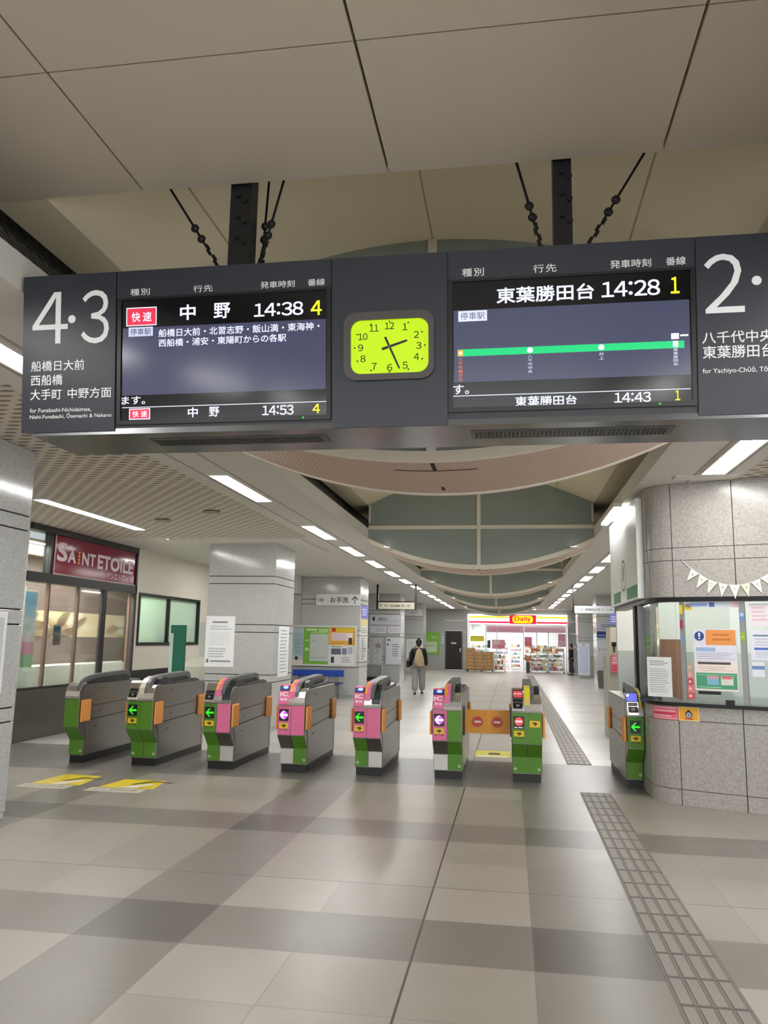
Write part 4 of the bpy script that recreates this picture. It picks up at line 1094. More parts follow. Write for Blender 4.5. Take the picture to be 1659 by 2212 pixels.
# hanging signs
hs = empty('hanging_sign', (-3.42, 24, 2.46), 'cream direction sign in a black frame hung from the left ceiling', 'sign')
MB().box(-4.03, -3.97, 23.96, 24.04, 2.44, ZS-.002).box(-2.86, -2.80, 23.96, 24.04, 2.44, ZS-.002).box(-3.97, -2.86, 23.97, 24.03, 2.665, 2.70).box(-3.97, -2.86, 23.97, 24.03, 2.44, 2.46).build('frame', BLACK, hs)
sp = MB().box(-3.969, -2.861, 23.98, 24.02, 2.461, 2.664).build('panel', mat((224, 218, 198), .4), hs)
MB().text(FY(23.978), '←', -3.94, -3.84, 2.53, 2.60, .001, .02).text(FY(23.978), '自由通路', -3.60, -3.30, 2.52, 2.60, .001, .02).text(FY(23.978), '東口・西口', -3.26, -2.98, 2.525, 2.60, .001, .02).text(FY(23.978), '出口', -3.79, -3.66, 2.53, 2.60, .001, .02).build('lettering', mat((70, 66, 60), .5), sp)
hs = empty('hanging_sign', (2.42, 24, 2.40), 'white direction sign hung from the right ceiling beside the booth', 'sign')
MB().box(1.80, 1.85, 23.97, 24.03, 2.39, ZS-.002).box(2.99, 3.04, 23.97, 24.03, 2.39, ZS-.002).build('hanger', mat((36, 36, 38), .4), hs)
sp = MB().box(1.851, 2.989, 23.97, 24.03, 2.40, 2.61).build('panel', mat((226, 228, 232), .4), hs)
MB().text(FY(23.97), '東葉勝田台方面', 2.15, 2.58, 2.47, 2.54, .001, .02).text(FY(23.97), '2・1', 2.62, 2.80, 2.47, 2.55, .001, .02).text(FY(23.97), '←', 2.84, 2.96, 2.47, 2.54, .001, .02).text(FY(23.97), 'のりば', 1.92, 2.10, 2.47, 2.54, .001, .01).build('lettering', mat((110, 112, 116), .5), sp)
# left far pillar signs
F29 = FY(29.0)
sheet('sign_board', F29, -5.10, -3.93, 2.08, 2.43, (214, 216, 226), lines(.25, .6, .4, .62, 1, (150, 154, 166), .5)+[(.08, .16, .4, .78, (60, 62, 70)), (.25, .9, .3, .38, (176, 180, 190))], 'upper white sign board on the pillar behind the leaflet rack', 'sign', t=.03, texts=(('出口', .28, .5, .55, .8, (90, 92, 100), .01),))
sheet('sign_board', F29, -5.10, -3.93, 1.76, 2.02, (222, 222, 230), [(.54, .565, 0, 1, (196, 90, 120))]+lines(.18, .5, .2, .8, 3, (176, 178, 190))+lines(.62, .95, .2, .8, 3, (196, 198, 206)), 'lower white sign board with a pink divider on the pillar', 'sign', t=.03)
sheet('notice', F29, -4.50, -3.93, .65, 1.62, (220, 222, 230), [(.1, .3, .88, .93, (70, 72, 78)), (.1, .2, .70, .78, (90, 92, 104))]+lines(.42, .9, .28, .78, 6, (150, 152, 170), .45), 'tall white guide board with a left arrow on the far left pillar', 'notice', t=.03)
# leaflet rack
lr = empty('leaflet_rack', (-4.85, 28.2, 0), 'grey leaflet rack with printed sheets beside the tall guide board', 'rack')
MB().tube((-4.5, 28.3, 0), (-4.62, 28.5, 1.6), .02, 6).tube((-5.25, 28.3, 0), (-5.17, 28.5, 1.6), .02, 6).tube((-4.5, 28.3, .06), (-4.5, 28.85, .06), .02, 6).tube((-5.25, 28.3, .06), (-5.25, 28.85, .06), .02, 6).build('frame', mat((186, 186, 184), .35, .5), lr)
MB().box(-5.24, -4.52, 28.32, 28.6, .10, .22).build('bottom_tray', mat((30, 30, 30), .5), lr)
MB().box(-5.22, -4.56, 28.4, 28.44, .30, .62).build('lower_panel', mat((150, 150, 146), .5), lr)
for k in range(5):
    z0 = .66+.185*k; y = 28.36+.02*k
    MB().box(-5.2, -4.58, y, y+.05, z0, z0+.03).build('shelf', mat((176, 176, 172), .4), lr)
for k in range(5):
    for j in range(3):
        z0 = .66+.185*k+.031; y = 28.365+.02*k; x = -5.19+.205*j
        c = random.choice([(222, 220, 216), (206, 204, 206), (196, 206, 206), (226, 214, 210), (150, 150, 156)])
        sheet('leaflet', FY(y), x, x+.19, z0, z0+.145, c, lines(.1, .9, .1, .9, 4, (150, 148, 150), .5), 'leaflet in the grey rack, %s shelf from below, %s' % (ORD[k], ('left', 'middle', 'right')[j]), 'leaflet', 'leaflets in the grey rack', t=.01, d=-.02)
# farther left pillar
F37 = FY(36.9)
sheet('sign_board', F37, -5.0, -4.03, 2.66, 2.93, (222, 222, 222), [], 'small white sign high on the farthest left pillar', 'sign', t=.03, texts=(('出口', .45, .75, .25, .75, (120, 122, 126), .01),))
sheet('notice', F37, -4.76, -4.02, .70, 1.58, (232, 236, 232), lines(.1, .9, .1, .9, 8, (200, 206, 204), .4), 'white notice low on the farthest left pillar behind the walker', 'notice')
o = sheet('poster', FY(43.0), -4.64, -3.74, .79, 1.95, (134, 198, 76), [(.06, .82, .1, .58, (206, 226, 190)), (.5, .8, .72, .84, (176, 220, 130)), (.1, .7, .36, .4, (170, 190, 160))]+lines(.1, .7, .14, .34, 3, (226, 236, 206)), 'green framed poster on the end wall left of the black door', 'poster', t=.04)
sheet('notice', FY(43.0), -3.64, -3.54, 1.35, 1.9, (224, 226, 224), [(.2, .8, .8, .9, (90, 90, 90)), (.2, .8, .5, .6, (120, 120, 120)), (.2, .8, .2, .3, (150, 150, 150))], 'narrow white plate beside the black door', 'notice')
# right pillar notices
sheet('sign_board', F29, 2.985, 3.95, 2.03, 2.24, (180, 184, 198), lines(.15, .9, .2, .8, 2, (120, 124, 140), .5), 'grey blue sign on the right pillar above the dark blue notice', 'sign', t=.03)
sheet('notice', F29, 2.985, 3.42, 1.70, 1.99, (44, 58, 122), [(0, 1, .86, 1, (196, 200, 214)), (.1, .9, .3, .42, (140, 152, 196)), (0, 1, .0, .1, (150, 160, 190))], 'dark blue notice on the right granite pillar', 'notice')
sheet('guide_board', F29, 2.985, 3.62, .60, 1.64, (196, 198, 204), [(.6, .9, .84, .9, (110, 110, 120)), (.5, .9, .50, .54, (170, 172, 180))], 'large pale grey guide board on the right granite pillar', 'board', t=.05, texts=(('2・1', .08, .3, .64, .74, (96, 98, 106), .02), ('のりば', .36, .9, .65, .73, (120, 122, 130), .01)))
o = MB().fpoly(FY(28.75), [(2.99, .0), (3.30, .0), (3.38, .585), (2.94, .585)], -.2, .05).build('waste_bin', mat((96, 96, 92), .45)); tag(o, 'dark grey tapered bin below the grey guide board', 'bin')
r = empty('timetable_stand', (3.13, 36.0, 0), 'tall white timetable stand in front of the farther right pillar', 'stand')
MB().box(2.88, 3.38, 36.0, 36.06, .15, 1.51).build('board', mat((226, 230, 242), .4), r)
MB().flat(FY(35.999), 2.93, 3.33, .25, 1.38, .001).build('paper', mat((206, 214, 238), .5), r)
MB().flat(FY(35.999), 3.06, 3.2, 1.42, 1.45, .001).build('heading', mat((80, 86, 100), .5), r)
MB().box(2.92, 3.34, 35.9, 36.2, 0, .04).box(3.1, 3.16, 36.01, 36.05, .04, .15).build('base', mat((160, 160, 160), .4), r)
sheet('notice', FXR(2.98), -36.95-1.1, -36.95, 1.9, 2.7, (236, 214, 216), lines(.1, .9, .1, .9, 6, (220, 180, 186), .4), 'pale pink notice on the corridor side of the farther right pillar', 'notice')
# beige cabinet wall beyond the booth
r = empty('information_cabinet', (1.85, 14.2, 0), 'beige ticket counter block beyond the booth with a red lamp', 'counter')
MB().box(1.66, 2.3, 14.0, 14.6, 1.33, 1.82).build('upper_box', mat((216, 210, 188), .5), r)
MB().box(1.60, 2.3, 14.0, 14.62, 0, 1.329).build('body', mat((186, 184, 170), .5), r)
MB().fpoly(FY(14.0), [(1.80, 1.60), (1.86, 1.60), (1.83, 1.50)], 0, .03).disc(FY(14.0), 1.83, 1.61, .03, 0, .03, 14).build('red_mark', mat((206, 60, 50), .4), r)
MB().box(1.68, 1.75, 13.95, 13.999, 1.50, 1.57).tube((1.715, 13.97, 1.40), (1.715, 13.97, 1.50), .01, 6).build('camera_bracket', BLACK, r)
sheet('notice', FY(14.0), 1.655, 1.84, 1.07, 1.36, (236, 112, 132), [(.08, .92, .5, .62, (250, 190, 200))]+lines(.15, .85, .66, .9, 2, (252, 214, 220), .5)+lines(.1, .9, .1, .42, 2, (216, 60, 90), .5), 'pink red notice on the beige counter block', 'notice', d=.034)
sheet('notice', FY(14.0), 1.66, 1.86, 1.86, 2.05, (120, 124, 200), lines(.1, .9, .2, .8, 3, (206, 208, 236), .4), 'small violet notice beside the booth above the beige counter', 'notice', d=.01)

# ================================================================== booth fittings
sb = empty('booth_sign', (1.4, 10, 2.03), 'white sign board with a green oval emblem on the booth side', 'sign')
FBS = FXR(1.42)
pn = MB().fbox(FBS, -11.15, -8.84, 2.035, 3.12, .002, .07).build('panel', mat((245, 248, 247), .35), sb)
FB2 = FXR(1.35)
GRN = mat((60, 140, 78), .45, name='green_sign_ink')
b = MB().disc(FB2, -9.92, 2.36, .20, .001, None, 32, .19, inner=.86)
b.fpoly(FB2, [(-9.99, 2.29), (-9.93, 2.29), (-9.86, 2.45), (-9.90, 2.49), (-9.96, 2.43)], .001)
b.fbox(FB2, -10.85, -10.2, 2.055, 2.19, 0, .002).fbox(FB2, -9.66, -8.88, 2.055, 2.19, 0, .002)
b.build('emblem', GRN, sb)
# posters in the booth windows (just outside the glass)
sheet('notice', Fr(fp(-.236)+Vector((-.04, .075, 0)), Vector((.9, -.52, 0)), (0, 0, 1)), 0, .25, 1.03, 1.425, (236, 237, 236), lines(.1, .9, .78, .92, 3, (150, 152, 158), .4)+lines(.08, .92, .1, .72, 11, (184, 187, 192), .35), 'white printed notice in the curved booth window', 'notice')
dG = -.03
sheet('poster', FB, .165, .565, 1.40, 1.71, (226, 226, 238), [(.29, .98, .5, .98, (236, 154, 84)), (.05, .5, .3, .42, (160, 186, 222))]+lines(.06, .95, .04, .28, 4, (176, 176, 206), .3)+lines(.45, .9, .6, .9, 2, (206, 120, 60), .4), 'orange and white poster with a blue round mark in the booth window', 'poster', d=dG)
b = MB().disc(FB, .222, 1.642, .046, dG+.0066).use(mat((236, 240, 250), .5)).flat(FB, .213, .231, 1.634, 1.674, dG+.0072).disc(FB, .222, 1.618, .009, dG+.0072, None, 10)
b.mats = [mat((50, 76, 146), .5), mat((236, 240, 250), .5)]; b.m = [0]+[1]*(len(b.f)-1)
po = [o for o in COL.objects if o.get('label', '').startswith('orange and white poster with a blue')][0]
b.build('round_mark', parent=po)
sheet('poster', FB, .165, .565, 1.112, 1.398, (240, 228, 218), [(.03, .97, .06, .60, (78, 160, 122)), (.28, .55, .2, .48, (130, 184, 214)), (.6, .88, .2, .48, (226, 222, 214)), (.28, .55, .4, .5, (216, 160, 176)), (.62, .86, .4, .5, (226, 120, 124))]+lines(.08, .95, .88, .98, 1, (80, 76, 90), .8)+lines(.1, .9, .66, .84, 3, (226, 190, 190), .3)+[(.08, .6, .10, .13, (170, 214, 190)), (.05, .95, .52, .55, (140, 200, 170))], 'green and white poster with blue and pink tickets in the booth window', 'poster', d=dG)
o = MB().fbox(FB, .19, .40, 1.075, 1.105, dG, dG+.006).build('tray_slot', BLACK); tag(o, 'black slot under the green poster in the booth window', 'slot')
o = MB().fbox(FB, .44, .52, .986, 1.03, dG, dG+.03).build('card_holder', BLACK); tag(o, 'small black card holder on the booth counter', 'holder')
sheet('notice', FB, .69, 1.16, 1.42, 1.70, (226, 230, 240), [(.05, .95, .8, .86, (120, 140, 150)), (.06, .95, .34, .42, (80, 110, 190))]+lines(.08, .9, .46, .76, 3, (206, 196, 222), .4)+lines(.08, .9, .06, .3, 3, (190, 200, 214), .35), 'white notice with a blue line in the right booth window', 'notice', d=dG)
sheet('notice', FB, .69, .80, 1.26, 1.40, (228, 232, 240), [(.0, 1, .50, .74, (110, 146, 196))], 'small blue and white card below the notice in the right booth window', 'notice', d=dG)
sheet('notice', FB, .69, 1.16, 1.74, 1.96, (232, 226, 228), [(.4, .8, .3, .8, (200, 50, 70)), (.4, .8, .3, .44, (60, 120, 90))]+lines(.05, .35, .2, .9, 4, (226, 190, 200), .4), 'white and red notice at the top of the right booth window', 'notice', d=dG)
sheet('banner_strip', FB, .10, .595, 1.925, 1.98, (226, 230, 244), [(.1, .42, .2, .8, (150, 174, 226)), (.46, .56, .1, .9, (90, 116, 190)), (.9, 1, 0, 1, (244, 196, 204))], 'blue and white paper strip along the top of the booth window', 'strip', d=dG)
sheet('sticker', FB, .605, .645, 1.79, 1.88, (110, 136, 200), [(.1, .9, .5, .9, (170, 196, 236))], 'small blue sticker on the mullion between booth windows', 'sticker', d=-.009)
sheet('sticker', FB, .605, .645, 1.60, 1.68, (150, 186, 60), [(.1, .9, .4, .5, (206, 224, 150))], 'small green sticker on the mullion between booth windows', 'sticker', d=-.009)
for k, (u0, u1, z0, z1, c, lb) in enumerate(((.046, .075, 1.86, 1.95, (222, 196, 54), 'yellow paper on the left mullion of the booth'), (.046, .072, 1.71, 1.80, (170, 40, 92), 'crimson paper strip on the left mullion of the booth'), (.09, .16, 1.90, 1.96, (228, 202, 40), 'yellow paper flower at the corner of the booth window'), (.046, .078, 1.56, 1.64, (120, 150, 186), 'blue grey paper on the left mullion of the booth'))):
    sheet('paper_decoration', FB, u0, u1, z0, z1, c, [], lb, 'decoration', d=-.009 if u1 < .085 else dG)
for k in range(5):
    c = [(206, 90, 100), (226, 120, 126), (196, 70, 86), (230, 150, 140), (200, 170, 140)][k]
    z = 1.02+.07*k
    sheet('paper_decoration', FB, .088+.004*k, .135+.006*(4-k), z, z+.065, c, [(.2, .6, .3, .7, (240, 200, 200))], 'red paper decoration in the booth window, %s from below' % ORD[k], 'decoration', 'red paper decorations in the booth window', d=dG)

def curved_sheet(name, t0, t1, z0, z1, base, marks, label, cat):
    pts = [A0*(1-t)**2+CR*2*t*(1-t)+A1*t*t for t in [t0+(t1-t0)*i/6 for i in range(7)]]
    b = MB().use(mat(base, .35)); strip(b, pts, z0, z1, .001, .004)
    for a0, a1, b0, b1, c in marks:
        q = [A0*(1-t)**2+CR*2*t*(1-t)+A1*t*t for t in [t0+(t1-t0)*(a0+(a1-a0)*i/6) for i in range(7)]]
        b.use(mat(c, .35)); strip(b, q, z0+(z1-z0)*b0, z0+(z1-z0)*b1, .001, .0055)
    tag(b.build(name), label, cat)
curved_sheet('sticker', .30, .99, .812, .938, (236, 110, 128), [(.03, .97, .06, .12, (250, 214, 220)), (.03, .97, .88, .94, (250, 214, 220)), (.08, .92, .62, .72, (250, 200, 210)), (.08, .92, .42, .52, (206, 50, 84)), (.08, .8, .22, .32, (250, 200, 210))], 'pink red notice strip under the booth counter', 'sticker')
sheet('sticker', FB, .0, .192, .81, .945, (240, 216, 160), [(.04, .96, .08, .94, (240, 172, 44)), (.3, .72, .1, .2, (214, 80, 50))], 'orange sticker with a round camera picture under the booth counter', 'sticker')
po = [o for o in COL.objects if o.get('label', '').startswith('orange sticker with a round')][0]
b = MB().disc(FB, .096, .872, .034, .0066).use(WHITE)
b.disc(FB, .096, .868, .024, .0072, None, 16).disc(FB, .096, .868, .014, .0078, None, 14).flat(FB, .084, .108, .90, .915, .0066)
b.mats = [mat((40, 40, 44), .5), mat((190, 206, 226), .4), mat((120, 140, 170), .4)]; b.m = [0, 1, 2, 0]
b.build('round_mark', parent=po)
# bunting
bt = empty('bunting', (2.1, 8.27, 2.0), 'white triangular bunting strung across the booth front', 'bunting')
tops = [(.150, 2.345), (.179, 2.317), (.256, 2.258), (.336, 2.201), (.425, 2.166), (.522, 2.141), (.631, 2.139), (.724, 2.160), (.812, 2.198), (.90, 2.252), (.985, 2.32)]
MB().path([FB.p(.10, 2.40, .012)]+[FB.p(u, v, .012) for u, v in tops]+[FB.p(1.05, 2.39, .012)], .003, 5).build('string', mat((236, 234, 226), .6), bt)
tips = [(.134, 2.191), (.223, 2.115), (.326, 2.058), (.453, 2.024), (.579, 2.004), (.700, 2.021), (.821, 2.055), (.93, 2.10), (1.02, 2.17)]
msg = 'ようこそ八千代へ！'
for k in range(9):
    a, c = tops[k+1], tops[k+2] if k+2 < len(tops) else (1.05, 2.39)
    e = (c[0]-a[0])*.06
    fl = MB().fpoly(FB, [tips[k], (c[0]-e, c[1]), (a[0]+e, a[1])], .010, .014).build('flag', mat((238, 236, 228), .6) if k != 5 else mat((226, 232, 206), .6), bt)
    mx, mz = (a[0]+c[0])/2*.72+tips[k][0]*.28, (a[1]+c[1])/2*.72+tips[k][1]*.28
    MB().text(FB, msg[k], mx-.015, mx+.015, mz-.018, mz+.014, .0148, .01).build('lettering', mat((150, 146, 140), .6) if k != 5 else mat((110, 120, 90), .6), fl)

# ================================================================== far convenience store
b = MB().box(-2.4, 3.1, 48.4, 48.5, 0, 2.7).box(-2.4, -2.3, 43.13, 48.4, 0, 2.7).box(3.0, 3.1, 43.13, 48.4, 0, 2.7)
o = b.build('wall_store', mat((240, 238, 240), .6)); st(o, 'white inner walls of the far store', 'wall')
o = MB().box(-2.3, 3.0, 43.13, 48.4, 2.62, 2.66).build('ceiling_store', mat((248, 248, 248), .6)); st(o, 'bright ceiling of the far store', 'ceiling')
for k, (x, y) in enumerate(((-1.0, 44.6), (1.4, 44.6), (-1.0, 46.8), (1.4, 46.8))):
    r = empty('store_lamp', (x, y, 2.6), 'square ceiling lamp in the far store, %s %s' % (('front', 'back')[k//2], ('left', 'right')[k % 2]), 'lamp', 'far store ceiling lamps')
    MB().box(x-.5, x+.5, y-.5, y+.5, 2.60, 2.619).build('diffuser', mat((255, 255, 255), .5, emit=2.2), r)
    lamp_light((0, 0, -.012), r, 1.0, 1.0, STORELIGHT/4, (1, .99, .98))
sg = empty('store_sign', (.35, 42.9, 2.42), 'lit white store sign with yellow and red stripes and a red name plate', 'sign')
FSG = FY(42.80)
MB().box(-2.2, 2.92, 42.80, 42.99, 2.43, 2.94).build('light_box', mat((255, 252, 246), .5, emit=1.5, name='lit_sign_face'), sg)
b = MB().use(glow((255, 214, 30), 1.25))
for u0, u1 in ((-2.2, -.07), (1.34, 2.92)): b.flat(FSG, u0, u1, 2.76, 2.845, .001)
b.use(glow((226, 20, 76), 1.15))
for u0, u1 in ((-2.2, -.07), (1.34, 2.92)): b.flat(FSG, u0, u1, 2.485, 2.575, .001)
b.build('stripes', parent=sg)
np_ = MB().flat(FSG, -.06, 1.33, 2.45, 2.92, .002).build('name_plate', glow((222, 24, 70), 1.1), sg)
MB().use(glow((255, 226, 0), 1.35)).fpoly(FSG, rrect(.10, 1.16, 2.50, 2.88, .15), .003).use(glow((236, 60, 60), 1.1)).text(FSG, 'Daily', .2, 1.06, 2.54, 2.84, .0045, .04).build('lettering', parent=np_)
r = empty('window_3', (.35, 42.95, 0), 'glass front of the far store with thin white posts', 'window'); r['kind'] = 'structure'
for x in (-2.2, -1.3, -.72, .66, 1.35, 1.95, 2.88): MB().box(x-.02, x+.02, 42.95, 42.99, 0, 2.40).build('post', mat((226, 228, 228), .4), r)
MB().box(-2.22, 2.92, 42.94, 42.99, 2.401, 2.428).build('head_rail', mat((226, 228, 228), .4), r)
for x0, x1 in ((-2.18, -1.32), (-1.28, -.74), (.68, 1.33), (1.37, 1.93), (1.97, 2.86)): MB().box(x0, x1, 42.97, 42.975, .02, 2.40).build('pane', GLASS, r)
F43 = FY(42.965)
sheet('banner', F43, -1.26, .64, 2.0, 2.36, (246, 196, 220), lines(.04, .96, .2, .8, 2, (240, 160, 196), .5), 'pink paper banner over the store entrance', 'banner', d=-.03 if False else .002)
sheet('banner', F43, .70, 2.84, 2.02, 2.34, (248, 206, 226), lines(.04, .96, .2, .8, 2, (242, 170, 204), .5), 'pale pink paper banner over the right store window', 'banner')
sheet('poster', F43, -2.12, -1.40, 1.52, 1.80, (236, 232, 40), [(.1, .9, .3, .6, (246, 240, 110))], 'yellow sticker on the left store window', 'sticker')
sheet('poster', F43, -.98, -.30, 1.15, 1.62, (244, 176, 196), [(.1, .6, .5, .9, (250, 226, 230)), (.3, .9, .1, .4, (240, 140, 160))], 'pink poster by the left edge of the store entrance', 'poster')
sheet('poster', F43, .72, 1.10, 1.28, 1.78, (244, 150, 178), [(.1, .9, .1, .5, (240, 120, 130))], 'rose pink poster at the right edge of the store entrance', 'poster')
sheet('poster', F43, 2.45, 2.84, 1.3, 1.96, (246, 170, 200), [(.1, .9, .1, .5, (250, 210, 226))], 'pink poster at the right end of the store window', 'poster')
sheet('poster', F43, -1.22, -1.06, 1.18, 1.58, (60, 60, 70), [(.1, .9, .1, .9, (90, 90, 100))], 'dark narrow notice on the left store window', 'notice')
GOODS = [(214, 206, 198), (196, 90, 84), (226, 196, 120), (120, 150, 180), (238, 236, 230), (150, 176, 130), (226, 150, 150), (120, 108, 100), (240, 220, 180), (170, 190, 210)]
def shelves(name, x0, x1, y0, y1, levels, h, label, frame=(214, 214, 214), base=(90, 90, 90), wheels=False):
    r = empty(name, ((x0+x1)/2, (y0+y1)/2, 0), label, 'shelf')
    F_ = mat(frame, .4, .3)
    for x, y in ((x0, y0), (x1-.03, y0), (x0, y1-.03), (x1-.03, y1-.03)): MB().box(x, x+.03, y, y+.03, .08 if wheels else 0, h).build('post', F_, r)
    for k in range(levels):
        z = .12+(h-.2)*k/levels
        s_ = MB().box(x0+.031, x1-.031, y0, y1, z, z+.02).build('shelf', F_ if k else mat(base, .5), r)
        b = MB(); x = x0+.04
        while x < x1-.12:
            wd = random.uniform(.06, .13); hh = random.uniform(.45, .85)*((h-.2)/levels-.03)
            b.use(mat(random.choice(GOODS), .5)).box(x, min(x+wd, x1-.04), y0+.02, y1-.03, z+.021, z+.02+hh); x += wd+.012
        g = b.build('goods', parent=r); g['kind'] = 'stuff'
    if wheels:
        for x in (x0+.02, x1-.02):
            for y in (y0+.04, y1-.04): MB().tube((x-.015, y, .04), (x+.015, y, .04), .04, 10).build('wheel', BLACK, r)
    return r
shelves('goods_rack', .98, 1.82, 41.4, 41.9, 4, 1.06, 'left wheeled rack of goods right of the store entrance', wheels=True)
shelves('goods_rack', 1.86, 2.66, 41.4, 41.9, 4, 1.06, 'right wheeled rack of goods right of the store entrance', wheels=True)
shelves('goods_trolley', -.84, -.28, 41.2, 41.8, 3, 1.02, 'wire trolley of goods between the cardboard boxes and the entrance', wheels=True)
for k in range(3):
    x0 = 1.0+.58*k
    b = MB().box(x0, x0+.5, 41.45, 41.85, 1.07, 1.075)
    for j in range(4):
        b.use(mat(random.choice([(206, 150, 110), (226, 206, 180), (214, 120, 96), (196, 176, 150)]), .6)).ball((x0+.07+.12*j, 41.62, 1.16), .075, .12, .085, 8, 5)
    g = b.build('snack_basket'); tag(g, 'heap of snack bags on top of the wheeled racks, %s from the left' % ORD[k], 'basket', 'snack heaps on the racks')
    g.location.z = 1.062
shelves('store_shelf', -.9, -.1, 46.0, 46.5, 6, 1.6, 'white shelf of goods left of centre deep inside the store')
shelves('store_shelf', .0, .62, 46.6, 47.1, 6, 1.5, 'white shelf of goods straight behind the store entrance')
shelves('store_shelf', .8, 2.6, 45.2, 45.7, 5, 1.5, 'white shelf of goods behind the right store window')
shelves('store_shelf', -2.2, -1.2, 45.2, 45.7, 5, 1.5, 'white shelf of goods behind the left store window')
r = empty('flower_stand', (.85, 41.2, 0), 'small dark stand with orange flowers beside the store entrance', 'stand')
MB().box(.76, .94, 41.12, 41.3, 0, .52).build('stand', mat((70, 66, 66), .5), r)
b = MB()
for k in range(9): b.use(mat([(206, 130, 70), (170, 120, 70), (226, 160, 110)][k % 3], .6)).ball((.85+random.uniform(-.16, .16), 41.2+random.uniform(-.1, .1), .66+random.uniform(0, .22)), .07, .07, .06, 8, 5)
b.tube((.85, 41.2, .52), (.85, 41.2, .72), .06, 8); b.build('flowers', parent=r)
# cardboard boxes
CB = mat((180, 138, 92), .7, noise=.08, name='cardboard'); TAPE = mat((206, 172, 120), .4)
cols = [(-2.26, .44, 6, 1.18), (-1.79, .46, 5, 1.0), (-1.31, .44, 5, 1.0)]
for c, (x0, wd, n, top) in enumerate(cols):
    for k in range(n):
        h = (top-.10)/n; z0 = .10+h*k; jx = random.uniform(-.012, .012)
        r = empty('cardboard_box', (x0+wd/2, 41.45, z0), 'brown cardboard box in the %s stack before the store, %s from below' % (('left', 'middle', 'right')[c], ORD[k]), 'box', 'stacked cardboard boxes')
        MB().box(x0+jx, x0+wd+jx, 41.15, 41.72, z0+.001, z0+h-.003).build('carton', CB, r)
        MB().box(x0+jx, x0+wd+jx, 41.147, 41.1495, z0+h*.44, z0+h*.56).box(x0+wd*.42+jx, x0+wd*.58+jx, 41.148, 41.1496, z0+h*.6, z0+h*.9).build('tape', TAPE, r)
o = MB().box(-2.3, -.86, 41.1, 41.85, .07, .10)
for x in (-2.2, -1.5, -.95): o.tube((x, 41.2, .035), (x+.04, 41.2, .035), .034, 8).tube((x, 41.75, .035), (x+.04, 41.75, .035), .034, 8)
tag(o.build('hand_trolley', mat((44, 44, 46), .5)), 'low dark trolley carrying the stacked cardboard boxes', 'trolley')

# ================================================================== people
def skin(name, verts, edges, m, parent, sub_=2, root=0):
    me = bpy.data.meshes.new(name)
    me.from_pydata([v[:3] for v in verts], edges, [])
    o = bpy.data.objects.new(name, me); COL.objects.link(o); o.parent = parent
    me.materials.append(m)
    o.modifiers.new('skin', 'SKIN')
    if not me.skin_vertices: return o
    for i, v in enumerate(verts):
        rr = v[3] if isinstance(v[3], tuple) else (v[3], v[3])
        me.skin_vertices[0].data[i].radius = rr
        me.skin_vertices[0].data[i].use_root = (i == root)
    md = o.modifiers.new('smooth', 'SUBSURF'); md.levels = md.render_levels = sub_
    dg = bpy.context.evaluated_depsgraph_get()
    nm = bpy.data.meshes.new_from_object(o.evaluated_get(dg))
    o.modifiers.clear(); o.data = nm
    nm.polygons.foreach_set('use_smooth', [True]*len(nm.polygons))
    return o
SKIN = mat((196, 150, 124), .6, name='skin')
def hand(verts, edges, wrist, p, side, d=Vector((0, .02, -1))):
    """palm, four fingers and a thumb hanging below the wrist, slightly curled"""
    k = len(verts)
    verts.append((p[0], p[1], p[2]-.045, (.020, .030))); edges.append((wrist, k))
    verts.append((p[0], p[1]+.006, p[2]-.085, (.016, .032))); edges.append((k, k+1))
    tip = k+1
    for j, l in enumerate((.062, .072, .068, .052)):
        y = p[1]+.030-.019*j; a = len(verts)
        verts.append((p[0], y, p[2]-.10, .0085)); edges.append((tip, a))
        verts.append((p[0]-side*.006, y+.002, p[2]-.10-l*.55, .0078)); edges.append((a, a+1))
        verts.append((p[0]-side*.020, y+.004, p[2]-.10-l, .0068)); edges.append((a+1, a+2))
    a = len(verts)
    verts.append((p[0]-side*.012, p[1]+.038, p[2]-.065, .010)); edges.append((k, a))
    verts.append((p[0]-side*.018, p[1]+.055, p[2]-.098, .0085)); edges.append((a, a+1))
